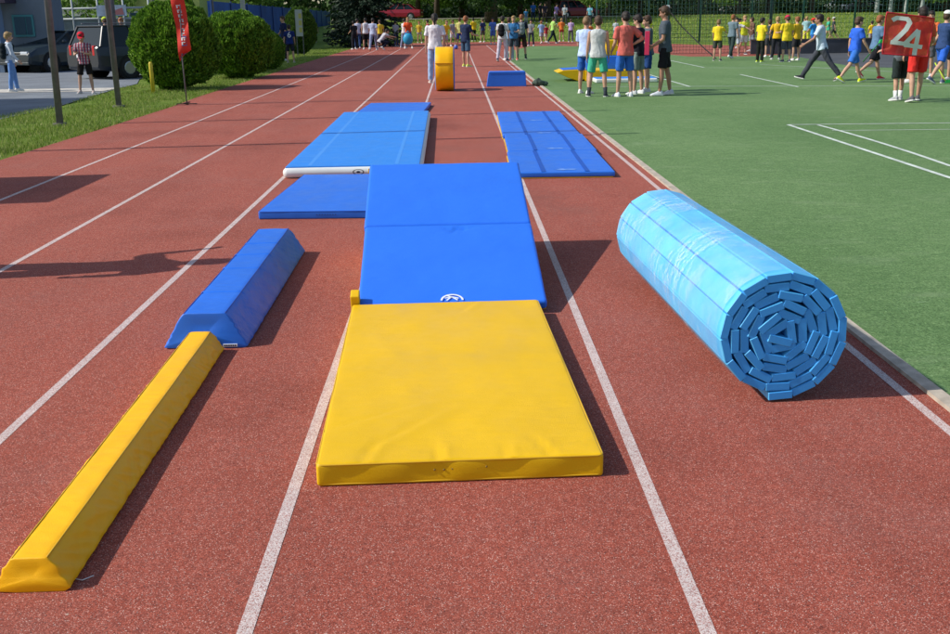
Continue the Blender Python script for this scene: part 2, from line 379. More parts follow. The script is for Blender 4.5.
# --- yellow landing mat
def d_yel(p, n):
    o = wr(1.0, .0035)(p, n)
    if n.z > .7:
        fx = p.x / .5; fy = p.y / 1.02
        o.z += .010 * (1 - fx * fx) * (1 - fy * fy)
        for (x, y, a, ln, am) in ((-.32, -.93, .25, .12, .007), (-.08, -.95, -.1, .09, .008), (.16, -.97, .1, .07, .006), (.3, -.93, -.3, .1, .006), (.12, .9, .4, .1, .006), (-.2, -.75, .7, .2, .004), (-.35, -.62, 1.0, .25, .004)):
            dx, dy = p.x - x, p.y - y; u = dx * math.sin(a) + dy * math.cos(a); v = dx * math.cos(a) - dy * math.sin(a)
            o.z -= am * math.exp(-(v / .012) ** 2 - (u / ln) ** 2) - am * .6 * math.exp(-((v - .022) / .018) ** 2 - (u / ln) ** 2)
    elif abs(n.y) > .7: o.y += n.y * .004 * math.sin(p.x * 23 + 1) * math.exp(-((p.z - .05) / .04) ** 2)
    return o
ym = empty('landing_mat', (-.045, 4.195, .004), R(2.0))
tag(ym, 'large yellow vinyl gym mat lying flat in the foreground between two white lane lines', 'gym mat')
soft_box(1.0, 2.02, .085, .012, .022, d_yel).build('mat_cover', YEL, ym, smooth=True)
mb = MB(); seam_ring(mb, 1.0, 2.02, .080, .0035, -.001); mb.build('top_piping', PIPY, ym, smooth=True)
mb = MB(); seam_ring(mb, 1.0, 2.02, .008, .003, -.001); mb.build('bottom_piping', PIPY, ym, smooth=True)
for i in range(7):
    mb = MB(); x = -.09 + i * .03 + random.uniform(-.004, .004); mb.ball((x, -1.011, .052 + random.uniform(-.004, .004)), (.004, .002, .004), 8, 4)
    mb.build('air_eyelet', mat('eyelet_brown', (.25, .16, .03), .5), ym, smooth=True)

# --- wedge + blue folding mat draped over it
RY0, RY1, RH = 5.285, 7.0, .57     # near foot and top edge of the incline
rx = -.045
wg = empty('foam_wedge', (rx, RY0, .004), R(1.5)); tag(wg, 'foam wedge with yellow sides standing under the sloping blue mat', 'foam wedge')
mb = MB(); mb.prism([(0, 0), (1.62, 0), (1.62, .505), (1.58, .51), (0, .02)], -.485, .485, 0, Matrix.Rotation(R(90), 4, 'Z'))
mb.build('wedge_cover', YEL, wg, bevel=.012)
sl_ang = math.atan2(RH - .07, RY1 - RY0); SLn = math.hypot(RH - .07, RY1 - RY0) + .06
rm = empty('sloping_mat', (rx, RY0 - .05, .022), R(1.5)); rm.rotation_euler = (sl_ang, 0, R(1.5))
tag(rm, 'bright blue folding mat lying on the slope behind the large yellow mat', 'gym mat')
def d_ramp(seed, hy):
    def d(p, n):
        o = wr(seed, .0022)(p, n)
        if n.z > .6: o.z += .006 * (1 - (p.x / .52) ** 2) * (1 - (p.y / hy) ** 2)
        if seed == 5 and n.z > .5:
            for (x, y, a, ln, am) in ((.04, .39, .5, .045, .016), (.085, .40, .3, .04, .012), (-.01, .40, -.6, .04, .008), (.12, .405, 1.2, .05, .008)):
                dx, dy = p.x - x, p.y - y; u = dx * math.sin(a) + dy * math.cos(a); v = dx * math.cos(a) - dy * math.sin(a)
                o.z -= am * math.exp(-(v / .010) ** 2 - (u / ln) ** 2)
        return o
    return d
hl = SLn / 2
a = soft_box(1.03, hl - .003, .055, .018, .02, d_ramp(5, hl / 2)).build('lower_panel', BLUR, rm, smooth=True); a.location = (.003, hl / 2, 0)
b = soft_box(1.035, hl - .003, .057, .018, .02, d_ramp(8, hl / 2)).build('upper_panel', BLUR, rm, smooth=True); b.location = (-.002, hl * 1.5, 0)
mb = MB(); mb.box((-.512, hl - .006, .026), (.512, hl + .006, .05)); mb.build('fold_hinge', BLU, rm, bevel=.003)
mb = MB(); mb.box((-.548, .0, .0), (-.500, .075, .115)); mb.build('yellow_tab', YEL, rm, bevel=.006)
mb = MB(); mb.box((-.5155, .02, -.010), (.5155, SLn - .02, -.001)); mb.build('underside', YEL, rm, bevel=.003)
WH = mat('print_white', (.75, .78, .8), .5); 
mb = MB()
def ring(mb, c, r0, r1, z, n=40, sx=1, sy=1):
    v = []; f = []
    for i in range(n):
        a = 2 * math.pi * i / n; v += [(c[0] + r0 * math.cos(a) * sx, c[1] + r0 * math.sin(a) * sy, z), (c[0] + r1 * math.cos(a) * sx, c[1] + r1 * math.sin(a) * sy, z)]
    for i in range(n // 2): j = (i + 1) % n; f.append((2 * i, 2 * i + 1, 2 * j + 1, 2 * j))
    mb.add(v, f)
ring(mb, (.0, .022), .052, .063, .0635)
for (x0, y0, x1, y1, w) in ((-.03, .07, .035, .04, .010), (-.005, .055, -.03, .022, .009), (.0, .055, .03, .022, .009), (-.04, .045, .0, .057, .008)):
    d = Vector((x1 - x0, y1 - y0)); nn = Vector((-d.y, d.x)).normalized() * w / 2
    mb.add([(x0 + nn.x, y0 + nn.y, .0632), (x1 + nn.x, y1 + nn.y, .0632), (x1 - nn.x, y1 - nn.y, .0632), (x0 - nn.x, y0 - nn.y, .0632)], [(0, 1, 2, 3)])
mb.build('round_emblem', WH, rm)

# --- trapezoid beams
def beam(name, n0, n1, wb, wt, h, m, pip, seed, label, end_in=.02, creases=()):
    """n0,n1: ground centre points of the near and far ends"""
    a, b = Vector(n0), Vector(n1); L = (b - a).length; rz = math.atan2(b.y - a.y, b.x - a.x) - math.pi / 2
    t = empty(name, (*n0, .004), rz); tag(t, label, 'balance beam')
    NS = max(20, int(L / .01)); rings = []
    prof = []
    def seg(p, q, k): 
        for i in range(k): s = i / k; prof.append((p[0] + (q[0] - p[0]) * s, p[1] + (q[1] - p[1]) * s))
    seg((-wb / 2, .004), (-wb / 2 - .001, .012), 1); seg((-wb / 2, .012), (-wt / 2 - .006, h - .008), 10); seg((-wt / 2 - .004, h - .003), (-wt / 2 + .006, h), 2)
    seg((-wt / 2 + .008, h), (wt / 2 - .006, h), 9); seg((wt / 2 - .004, h), (wt / 2 + .004, h - .004), 2); seg((wt / 2 + .006, h - .008), (wb / 2, .012), 10); seg((wb / 2 + .001, .010), (wb / 2, .004), 2); seg((wb / 2 - .01, 0), (-wb / 2 + .01, 0), 4)
    for i in range(NS + 1):
        y = L * i / NS; r = []
        for (x, z) in prof:
            zz = z / h; ye = y
            if i < 3: ye = y + end_in * zz * (1 - i / 3)
            if i > NS - 3: ye = y - end_in * zz * (1 - (NS - i) / 3)
            amp = .0055
            f1 = 1 - abs(mnoise.noise(Vector((x * 9 + zz * .8 + seed, y * 19 - z * 34, seed)))) * 2
            f2 = 1 - abs(mnoise.noise(Vector((x * 5 - seed, y * 7 + z * 9, seed + 3)))) * 2
            k = amp * (f1 * .7 + f2 * .6 - .5) * (1.3 if abs(x) > wt / 2 else .6) * (0 if z < .002 else 1)
            ed = min(1, abs(abs(x) - wt / 2) / .02) if z > h * .8 else min(1, (h - z) / .03)
            if abs(x) > wt / 2 and z > .002:
                f3 = 1 - abs(mnoise.noise(Vector((y * 15 + z * 26 + seed, y * 2.2 - z * 7, (5 if x > 0 else 9) + seed)))) * 2.6
                k += .008 * max(0, f3) ** 2 * min(1, (h - z) / .02, z / .015)
            k *= ed
            for cy in creases:
                if z > h * .9: k -= .007 * math.exp(-((y - cy - .04 * x) / .007) ** 2) - .004 * math.exp(-((y - cy - .018) / .012) ** 2)
            nx = (1 if x > 0 else -1) * (.8 if abs(x) > wt / 2 else 0); nz_ = .4 if abs(x) > wt / 2 else 1
            r.append((x + nx * k, ye, max(0, z + nz_ * k)))
        rings.append(r)
    def inset(r, f, dy): 
        cx_ = sum(q[0] for q in r) / len(r); cz_ = h * .45
        return [(cx_ + (q[0] - cx_) * f, q[1] + dy, cz_ + (q[2] - cz_) * f) for q in r]
    r0, r1 = rings[0], rings[-1]
    rings = [inset(r0, .15, -.005), inset(r0, .5, -.0045), inset(r0, .8, -.003), inset(r0, .95, -.001)] + rings + [inset(r1, .95, .002), inset(r1, .8, .008), inset(r1, .5, .014), inset(r1, .15, .016)]
    mb = MB(); mb.loft(rings); mb.build('beam_cover', m, t, smooth=True)
    mb = MB()
    for s in (-1, 1): mb.tube([(s * wt / 2, end_in + .003 + (L - 2 * end_in - .006) * i / 12, h - .001 + .0012 * math.sin(i * 2.1 + s)) for i in range(13)], .0028, 6)
    mb.build('edge_piping', pip, t, smooth=True)
    return t
bb = beam('balance_beam', (-1.265, 4.74), (-1.285, 6.86), .40, .205, .175, BLU, PIPB, 2, 'blue trapezoid foam beam lying beyond the end of the yellow beam', .02, (.42, .95, 1.3, 1.62))
mb = MB(); mb.box((.085, -.009, .008), (.155, .006, .022)); q = mb.build('maker_label', WH, bb)
mb = MB()
for i in range(6): mb.box((.09 + i * .0105, -.0105, .0115), (.097 + i * .0105, -.0092, .0185))
mb.build('label_print', mat('print_dark', (.03, .03, .08), .6), bb)
YELB.node_tree.nodes['Principled BSDF'].inputs['Specular IOR Level'].default_value = .28; BLU.node_tree.nodes['Principled BSDF'].inputs['Specular IOR Level'].default_value = .4
yb = beam('balance_beam', (-1.238, 2.535), (-1.275, 4.70), .205, .10, .102, YELB, PIPY, 9, 'long narrow yellow trapezoid foam beam in the lower left foreground', .012)
mb = MB(); mb.tube([(.10, .06, .003), (.125, .05, .004), (.15, .075, .003)], .0015, 5); mb.build('loose_thread', PIPO, yb)

# --- rolled foam mat
RC0, RC1 = Vector((1.31, 3.87)), Vector((1.205, 5.92)); RL = (RC1 - RC0).length; RR = .292
roll = empty('rolled_mat', (RC0.x, RC0.y, .004), math.atan2(RC1.y - RC0.y, RC1.x - RC0.x) - math.pi / 2)
tag(roll, 'large roll of light blue foam boards wrapped in clear film beside the green turf', 'rolled mat')
FO = m_vinyl('blue_foam', (.055, .36, .86), .6, .10, .02);  # foam with shade painted into its colour, for the board ends
m, t_, b_ = new_mat('light_blue_foam'); tc_ = t_.nodes.new('ShaderNodeTexCoord').outputs['Object']
c_ = ramp(t_, [(.3, (.07, .42, .80)), (.7, (.13, .56, .90))], nnode(t_, tc_, 3.5, 4, .6)); t_.links.new(c_, b_.inputs['Base Color']); b_.inputs['Roughness'].default_value = .45
FL = m  # same foam in a lighter, sunlit tone for the long sides
TH = .036; PL = .102; LB = RL
th0 = R(262); r = RR - TH / 2 - .004; cz = RR; ang = th0; planks = []
pitch = TH + .0028
while r > .035:
    step = 2 * math.asin(min(.98, (PL + .0015) / 2 / max(r, .055)))
    mid = ang + step / 2; rm_ = r - pitch * (step / 2) / (2 * math.pi)
    planks.append((mid, rm_ * math.cos(min(step / 2, .9)), min(PL, 2 * r * math.tan(step / 2) * .97)))
    r -= pitch * step / (2 * math.pi); ang += step
for i, (a, rr, w) in enumerate(planks):
    M = Matrix.Translation((rr * math.cos(a), 0, cz + rr * math.sin(a))) @ Matrix.Rotation(-a + R(random.uniform(-1.2, 1.2) + (4 if i > 19 else 0)), 4, 'Y')
    mb = MB(); jo = random.uniform(-.004, .004); tt = TH / 2 - .001
    # board: local X radial, Z tangential
    mb.box((-tt, jo, -w / 2), (tt, LB + jo, w / 2), 0, M); 
    o = mb.build('foam_board', [FO, FL], roll, bevel=.0025, seg=1)
    for p in o.data.polygons:
        nloc = p.normal; 
        if abs(nloc.y) < .5: p.material_index = 1
# clear film: faceted sheet just outside, wrinkled
m, t_, b_ = new_mat('clear_film'); tc_ = t_.nodes.new('ShaderNodeTexCoord').outputs['Object']
b_.inputs['Base Color'].default_value = (.85, .93, 1, 1); b_.inputs['Roughness'].default_value = .12; b_.inputs['Specular IOR Level'].default_value = .8
tp = t_.nodes.new('ShaderNodeBsdfTransparent'); tp.inputs[0].default_value = (.93, .97, 1, 1); mx = t_.nodes.new('ShaderNodeMixShader')
t_.links.new(ramp(t_, [(.38, (.05,) * 3), (.55, (.13,) * 3), (.62, (.26,) * 3), (.66, (.10,) * 3), (.75, (.3,) * 3)], nnode(t_, tc_, 3.2, 7, .68, 1.6, 1, .5)), mx.inputs[0])
wn = nnode(t_, tc_, 2.6, 9, .78, .5, 2.6, .15); wl = ramp(t_, [(.485, (0, 0, 0)), (.5, (1, 1, 1)), (.515, (0, 0, 0))], wn)
wa_ = ramp(t_, [(.50, (0, 0, 0)), (.62, (1, 1, 1))], nnode(t_, tc_, 2.2, 2, .5)); wm = mix(t_, 1, wl, wa_, 'MULTIPLY')  # white crease streaks painted into the film as glints
fo_ = mx.inputs[0].links[0].from_socket; t_.links.new(mix(t_, wm, fo_, (.8, .8, .8)), mx.inputs[0])
t_.links.new(tp.outputs[0], mx.inputs[1]); t_.links.new(b_.outputs[0], mx.inputs[2]); t_.links.new(mx.outputs[0], t_.nodes['Material Output'].inputs[0])
bumpn(t_, b_, nnode(t_, tc_, 7, 6, .7, 1, 1.6, .4), 1.0, .02); FILM = m
mb = MB(); rings = []; NY, NA = 60, 72
no = 16
def film_r(a):
    fac = 2 * math.pi / no; aa = ((a - th0) % fac) - fac / 2
    return (RR - .001 - pitch * (((a - th0) % (2 * math.pi)) / (2 * math.pi))) * math.cos(fac / 2 * .8) / math.cos(aa * .8) + .001
for j in range(NY + 1):
    y = .03 + (LB - .06) * j / NY; rg = []
    for k in range(NA):
        a = 2 * math.pi * k / NA
        fac = 2 * math.pi / no; aa = ((a - th0) % fac) - fac / 2
        rr = (RR - .001 - pitch * (((a - th0) % (2 * math.pi)) / (2 * math.pi))) * math.cos(fac / 2 * .8) / math.cos(aa * .8) + .001 + .0025 * (1 - abs(mnoise.noise(Vector((math.cos(a) * 3, math.sin(a) * 3, y * 5)))) * 2)
        rg.append((rr * math.cos(a), y, max(-.002, cz + rr * math.sin(a))))
    rings.append(rg)
mb.loft(rings, cap=False); mb.build('plastic_wrap', FILM, roll, smooth=True)
# --- inflatable air track
at_ = empty('air_track', (-1.115, 13.46, .004), R(.6)); tag(at_, 'long light blue inflatable tumbling track with white sides', 'air track')
AB = m_vinyl('airtrack_blue', (.030, .235, .74), .45, .04, .01); AW = mat('airtrack_white', (.72, .74, .72), .35, nz=(5, .06))
soft_box(1.44, 6.35, .11, .054, .06, wr(4, .0015)).build('side_walls', AW, at_, smooth=True)
def d_top(p, n):
    if n.z > .6: return Vector((0, 0, .004 * math.sin(p.x * 40) * .3 + .004))
    return Vector((0, 0, 0))
o = soft_box(1.375, 6.28, .012, .004, .06, d_top).build('top_sheet', AB, at_, smooth=True); o.location = (0, 0, .104)
mb = MB(); LBm = mat('airtrack_light_stripe', (.045, .275, .78), .4)
for s in (-1, 1): mb.box((s * .45 - .02, -3.1, .1185), (s * .45 + .02, 3.1, .1215))
mb.build('lane_stripe', LBm, at_)
mb = MB(); M = Matrix.Translation((.06, -3.180, .058)) @ Matrix.Rotation(R(90), 4, 'X')
def ringM(mb, M, r0, r1, n=28):
    v = []; f = []
    for i in range(n):
        a = 2 * math.pi * i / n; v += [M @ Vector((r0 * math.cos(a), r0 * math.sin(a) * .5, 0)), M @ Vector((r1 * math.cos(a), r1 * math.sin(a) * .5, 0))]
    for i in range(n): j = (i + 1) % n; f.append((2 * i, 2 * i + 1, 2 * j + 1, 2 * j))
    mb.add(v, f)
ringM(mb, M, .048, .058); ringM(mb, M, .0, .02); mb.build('round_emblem', mat('print_black', (.01, .01, .04), .5), at_)
mb = MB(); mb.box((.165, -3.186, .045), (.19, -3.174, .09)); mb.build('yellow_mark', YEL, at_)

def plain_mat(name, corners, t, m, label, seed, pip=PIPB):
    (x0, y0), (x1, y1) = corners[0], corners[1]
    c = Vector(corners[0]) * 0; 
    w = (Vector(corners[1]) - Vector(corners[0])).length; L = (Vector(corners[2]) - Vector(corners[1])).length
    cc = (Vector(corners[0]) + Vector(corners[2])) / 2; rz = math.atan2(corners[1][1] - corners[0][1], corners[1][0] - corners[0][0])
    e = empty(name, (cc.x, cc.y, .004), rz); tag(e, label, 'gym mat')
    soft_box(w, L, t, .012, .03, wr(seed, .003)).build('mat_cover', m, e, smooth=True)
    mb = MB(); seam_ring(mb, w, L, t - .004, .003, -.001); mb.build('top_piping', pip, e, smooth=True)
    return e, w, L
e, w, L = plain_mat('low_mat', [(-1.615, 8.10), (-.615, 8.06), (-.58, 10.08), (-1.58, 10.12)], .065, BLU, 'blue vinyl mat lying flat in front of the light blue inflatable track', 3)
for i in range(8): mb = MB(); mb.ball((-.02 + i * .022, -L / 2 - .002, .035), (.004, .002, .005), 6, 4); mb.build('air_eyelet', mat('eyelet_dark', (.01, .03, .12), .5), e)
plain_mat('low_mat', [(-1.66, 17.05), (-.53, 17.0), (-.52, 19.1), (-1.65, 19.15)], .06, BLU, 'small blue mat lying at the far end of the light blue inflatable track', 6)

# --- four-panel folding mat on the right
fm = empty('folding_mat', (1.13, 13.4, .004), R(-1.1)); tag(fm, 'blue four-panel folding mat with two dark lengthwise bands and yellow underside', 'gym mat')
pan = 6.8 / 4
for i in range(4):
    y = -3.4 + pan * (i + .5); dx = (-.004, .012, -.008, -.012)[i]
    o = soft_box(1.03, pan - .004, .05, .012, .05, wr(20 + i, .0025)).build('mat_panel', BLU, fm, smooth=True); o.location = (dx, y, .012 + (.003 if i % 2 else 0))
    for bx in (-.2, .24):
        s = MB(); s.box((bx - .022, -pan / 2 + .02, .0525), (bx + .022, pan / 2 - .02, .0555)); s.build('webbing_band', NAVY, o)
    s = MB(); s.add([(.02 + .10 * math.cos(a) + .02 * math.cos(3 * a), -pan / 2 + .17 + .045 * math.sin(a) + .018 * math.sin(4 * a), .0535) for a in [2 * math.pi * k / 24 for k in range(24)]], [tuple(range(24))]); s.build('printed_emblem', mat('faded_white_print', (.16, .32, .74), .5), o)
    s = MB(); s.box((-.525, -pan / 2 + .01, -.011), (.50, pan / 2 - .01, -.001)); s.build('underside', YEL, o)

# --- yellow wheel
ww = empty('foam_roller', (-.25, 23.15, .004), R(-1)); tag(ww, 'upright yellow foam roller ring with blue side faces standing on the running track', 'foam roller')
RW = .475
mb = MB()
mb.loft([[(x, r_ * math.cos(2 * math.pi * k / 64), RW + r_ * math.sin(2 * math.pi * k / 64)) for k in range(64)] for x, r_ in ((-.205, RW - .01), (-.195, RW), (-.07, RW + .002), (.07, RW + .002), (.195, RW), (.205, RW - .01))], cap=False)
mb.build('wheel_band', YELB, ww, smooth=True)
for s in (-1, 1):
    mb = MB(); mb.loft([[(s * x, r_ * math.cos(2 * math.pi * k / 64), RW + r_ * math.sin(2 * math.pi * k / 64)) for k in range(64)] for x, r_ in ((.2, RW - .004), (.214, RW - .02), (.216, .25), (.10, .248))], cap=False); mb.build('side_face', m_vinyl('pale_blue_side', (.10, .30, .72), .45) if s < 0 else BLU, ww, smooth=True)
mb = MB(); mb.loft([[(x, .248 * math.cos(2 * math.pi * k / 48), RW + .248 * math.sin(2 * math.pi * k / 48)) for k in range(48)] for x in (-.1, .1)], cap=False); mb.build('inner_lining', BLU, ww, smooth=True)
mb = MB(); mb.box((-.198, -RW - .004, RW + .14 - .004), (.198, -RW + .06, RW + .14 + .004)); mb.build('band_seam', PIPY, ww)

# --- blue block on the track
bx = empty('foam_block', (1.19, 24.35, .004), R(-1.5)); tag(bx, 'blue trapezoid foam block standing on the track right of the yellow wheel', 'foam block')
mb = MB()
def trap(y, s): return [(-.47 * s, y, .0), (.47 * s, y, .0), (.45 * s, y + .01, .32), (.43 * s, y + .012, .34), (-.39 * s, y + .012, .34), (-.42 * s, y + .01, .32)]
mb.loft([trap(-.2, .99), trap(-.19, 1), trap(.19, 1), trap(.2, .99)]); mb.build('block_cover', BLU, bx, bevel=.012)
mb = MB(); mb.tube([(-.42, -.198, .325), (.44, -.198, .325)], .004, 6); mb.build('edge_piping', PIPB, bx)

# --- obstacle behind the group of boys
ob = empty('foam_obstacle', (0, 0, 0)); c = G(596, 82); ob.location = (c[0] + .3, c[1] + .4, .008); tag(ob, 'stepped soft play obstacle of yellow and blue foam blocks behind the group of boys', 'foam obstacle')
mb = MB(); mb.box((-.55, -.25, 0), (.95, .9, .27)); mb.build('base_block', YEL, ob, bevel=.02)
mb = MB(); mb.box((-.05, .0, .272), (.62, .7, .60)); mb.build('step_block', BLU, ob, bevel=.02)
mb = MB(); mb.box((-.0, .1, .602), (.56, .6, .98)); mb.build('top_block', YEL, ob, bevel=.02)
mb = MB(); mb.prism([(-1.25, .22), (-1.1, .27), (-.56, .29), (-.56, .05), (-.7, .0), (-1.0, .1)], -.2, .8); mb.build('side_wing', YEL, ob, bevel=.012)
mb = MB(); mb.prism([(-1.1, .283), (-.56, .303), (-.56, .29), (-1.1, .272)], -.1, .8); mb.build('wing_pad', BLU, ob)
wm = empty('landing_pad', (c[0] + .65, c[1] - .35, .008)); tag(wm, 'thin light blue pad with white sides at the foot of the foam obstacle', 'gym mat')
soft_box(1.5, .7, .10, .03, .08, None).build('pad_sides', AW, wm, smooth=True)
o = soft_box(1.46, .64, .012, .004, .1, None).build('pad_top', AB, wm, smooth=True); o.location = (0, .02, .098)

#PART2#
# ================================================================== PEOPLE
SKIN = mat('skin', (.50, .29, .20), .55, .35, nz=(18, .12)); SKIND = mat('tanned_skin', (.36, .19, .125), .55, .35, nz=(18, .12))
EYE = mat('eye_dark', (.02, .015, .012), .3); LIP = mat('lips', (.38, .13, .11), .5); BROW = mat('brow', (.06, .035, .02), .8)
def voxel(mb, name, vox, m, parent=None, smooth_it=3, fuzz=0, seed=0):
    me = mb.mesh(name + '_raw'); o = bpy.data.objects.new(name + '_raw', me); COL.objects.link(o)
    bm = bmesh.new(); bm.from_mesh(me); bmesh.ops.recalc_face_normals(bm, faces=bm.faces); bm.to_mesh(me); bm.free()
    r = o.modifiers.new('r', 'REMESH'); r.mode = 'VOXEL'; r.voxel_size = vox
    s = o.modifiers.new('s', 'SMOOTH'); s.factor = .5; s.iterations = smooth_it
    dg = bpy.context.evaluated_depsgraph_get(); m2 = bpy.data.meshes.new_from_object(o.evaluated_get(dg)); m2.name = name
    bpy.data.objects.remove(o); bpy.data.meshes.remove(me)
    m2.materials.clear()
    if fuzz:
        n = len(m2.vertices); co = np.empty(n * 3, 'f'); m2.vertices.foreach_get('co', co); nr = np.empty(n * 3, 'f'); m2.vertices.foreach_get('normal', nr)
        co = co.reshape(-1, 3); nr = nr.reshape(-1, 3)
        d = np.array([1 - 2 * abs(mnoise.noise(Vector((p[0] * 11 + seed, p[1] * 11, p[2] * 7 + p[0] * 5)))) for p in co], 'f')
        co += nr * (d[:, None] * fuzz); m2.vertices.foreach_set('co', co.ravel())
    return link(name, m2, m, parent, True)
FAB = {}
def fabric(col, kind='cotton'):
    k = (col, kind)
    if k not in FAB: FAB[k] = mat('%s_%d' % (kind, len(FAB)), col, .85, .15, nz=(14, .1), bump=(40, .4, .01))
    return FAB[k]
def plaid():
    m, t, b = new_mat('checked_cotton'); tc = t.nodes.new('ShaderNodeTexCoord').outputs['Object']; c = None
    outs = []
    for d_ in ('X', 'Z'):
        w_ = t.nodes.new('ShaderNodeTexWave'); w_.bands_direction = d_; w_.inputs['Scale'].default_value = 5; t.links.new(tc, w_.inputs[0]); outs.append(ramp(t, [(.45, (0, 0, 0)), (.6, (1, 1, 1))], w_.outputs[0]))
    c = mix(t, outs[0], (.36, .02, .04), (.5, .42, .44)); c = mix(t, mix(t, .5, (0, 0, 0), outs[1]), c, (.04, .03, .12))
    t.links.new(c, b.inputs['Base Color']); b.inputs['Roughness'].default_value = .85; return m
FAB[((.34, .11, .14), 'shirt')] = plaid()
def V3(x, y, z): return Vector((x, y, z))
PEOPLE = []
STAND = dict(arms=((4, 9, 14, 4), (2, 9, 12, 4)), legs=((2, 4, 3), (-2, 5, 2)), lean=2, head=5)
def pose(**k): d = dict(STAND); d.update(k); return d
AK = (-22, 44, 58, -52); FOLD = (22, 16, 78, -48); HOLD = (18, 8, 62, -12); PHONE = (20, 10, 80, -25); DOWN = (4, 9, 14, 4)
WALK = pose(arms=((26, 10, 22, 4), (-24, 12, 14, 6)), legs=((-24, 3, 12), (24, 3, 4)), lean=4)
WALKR = pose(arms=((-26, 12, 14, 4), (28, 10, 26, 6)), legs=((25, 3, 4), (-22, 3, 16)), lean=4)
VR = random.Random(11)
def person(px, fy, hy, head, label, top, bottom, shorts, hair='brown', sleeve=.5, shoes=(.6, .6, .6), socks=None, cap=None, p=STAND, skin=SKIN, long_hair=False, backpack=None, wide=1.0, group=None, hgt=None, pos=None, hem=None):
    x, y = pos if pos else G(px + (VR.uniform(-2.2, 2.2) if fy < 63 else 0), fy + (VR.uniform(-1.6, 1.2) if fy < 63 else 0))
    if hgt is None: hgt = max(1.15, min(1.95, W(px, hy, y)[2]))
    if p.get('h'): hgt = p['h']
    if p is STAND or p == STAND:
        p = pose(arms=((VR.uniform(-8, 25), VR.uniform(6, 16), VR.uniform(8, 75), VR.uniform(-20, 6)), (VR.uniform(-14, 14), VR.uniform(6, 18), VR.uniform(6, 35), VR.uniform(-10, 6))), legs=((VR.uniform(-8, 10), VR.uniform(2, 7), VR.uniform(2, 12)), (VR.uniform(-8, 8), VR.uniform(2, 6), VR.uniform(2, 6))), lean=VR.uniform(0, 7), nod=VR.uniform(-2, 20), turn=VR.uniform(-35, 35)); head = head + VR.uniform(-18, 18)
    k = hgt / 1.75; hs = 1.0 + max(0, (1.72 - hgt)) * .35          # children have larger heads
    near = y < 27.5; vox = .0105 if near else (.016 if y < 45 else .022)
    lean = R(p['lean']); 
    RL_ = Matrix.Rotation(-lean, 3, 'X')      # forward = +Y
    hipz = .92; 
    def T(v):                                  # torso point (z measured from the hip) -> body space
        return RL_ @ v + V3(0, 0, hipz)
    # legs
    joints = []; 
    for s, (hf, ho, kb) in zip((-1, 1), p['legs']):
        a = R(hf); o = R(ho); hip = V3(s * .092 * wide, 0, hipz)
        d = V3(s * math.sin(o), math.sin(a) * math.cos(o), -math.cos(a) * math.cos(o)); kn = hip + d * .43
        a2 = R(hf - kb); d2 = V3(s * math.sin(o) * .6, math.sin(a2) * math.cos(o), -math.cos(a2) * math.cos(o)); an = kn + d2 * .41
        fa = R(min(0, max(-50, (hf - kb) * .75))) if hf - kb < -8 else (R(12) if hf - kb > 18 else 0)
        fd = V3(s * .18, math.cos(fa), math.sin(fa)).normalized(); toe = an + fd * .17
        joints.append((hip, kn, an, fd, fa))
    low = min(min(j[2].z, (j[2] + j[3] * .17).z) for j in joints)
    dz = .075 - low
    def P(v): return (v + V3(0, 0, dz)) * k
    b = MB(); cap_ = lambda a_, ra, c_, rc, n=10: b.capsule(P(a_), ra * k, P(c_), rc * k, n)
    def torso(mb, prof, n=20):
        rings = []
        for z, rx_, ry_, yo in prof:
            rings.append([P(T(V3(rx_ * wide * math.cos(2 * math.pi * j / n), yo + ry_ * math.sin(2 * math.pi * j / n) * (1 + .08 * abs(math.cos(2 * math.pi * j / n))), z))) for j in range(n)])
        mb.loft(rings)
    torso(b, [(-.09, .08, .07, 0), (-.05, .135, .09, -.005), (.02, .158, .105, -.012), (.1, .145, .097, -.004), (.2, .128, .086, 0), (.3, .142, .096, 0), (.4, .158, .104, .0), (.47, .165, .095, -.008), (.52, .135, .075, -.012), (.555, .075, .06, -.01), (.57, .055, .055, -.005)])
    for (hip, kn, an, fd, fa), s in zip(joints, (-1, 1)):
        cap_(hip, .082, kn, .053); cap_(kn, .052, kn + (an - kn) * .35 + V3(0, -.012, 0), .053); cap_(kn + (an - kn) * .35 + V3(0, -.012, 0), .053, an, .034)
        cap_(an - fd * .03 + V3(0, 0, -.03), .032, an + fd * .12 + V3(0, 0, -.045), .026)
    # arms
    sho = []
    for s, (af, ao, eb, o2) in zip((-1, 1), p['arms']):
        a = R(af); o = R(ao); sh = T(V3(s * .178 * wide, -.008, .475))
        d = V3(s * math.sin(o), math.sin(a) * math.cos(o), -math.cos(a) * math.cos(o)); el = sh + d * .285
        a2 = R(af + eb); oo = R(o2); d2 = V3(s * math.sin(oo), math.sin(a2) * math.cos(oo), -math.cos(a2) * math.cos(oo)); wrp = el + d2 * .245
        cap_(sh, .05, el, .037); cap_(el, .036, el + d2 * .08, .038); cap_(el + d2 * .08, .038, wrp, .025)
        # hand: palm, four curled fingers, thumb from the side of the palm
        fwd = d2; side = V3(0, 1, 0) - fwd * fwd.y
        side = side.normalized() if side.length > .2 else V3(0, 0, 1)
        nrm = fwd.cross(side).normalized() * (1 if s < 0 else -1)      # towards the body
        pc = wrp + fwd * .045
        for q in (-.026, -.009, .009, .026): cap_(wrp + side * q * .7 + fwd * .01, .014, wrp + fwd * .085 + side * q, .0125, 6)
        for q, L_ in ((.030, .066), (.010, .075), (-.010, .071), (-.030, .056)):
            p0 = wrp + fwd * .088 + side * q; p1 = p0 + (fwd * .92 + nrm * .3 + side * q * 3).normalized() * L_ * .5; p2 = p1 + (fwd * .75 + nrm * .65).normalized() * L_ * .5
            cap_(p0, .0095, p1, .0085, 6); cap_(p1, .0085, p2, .007, 6)
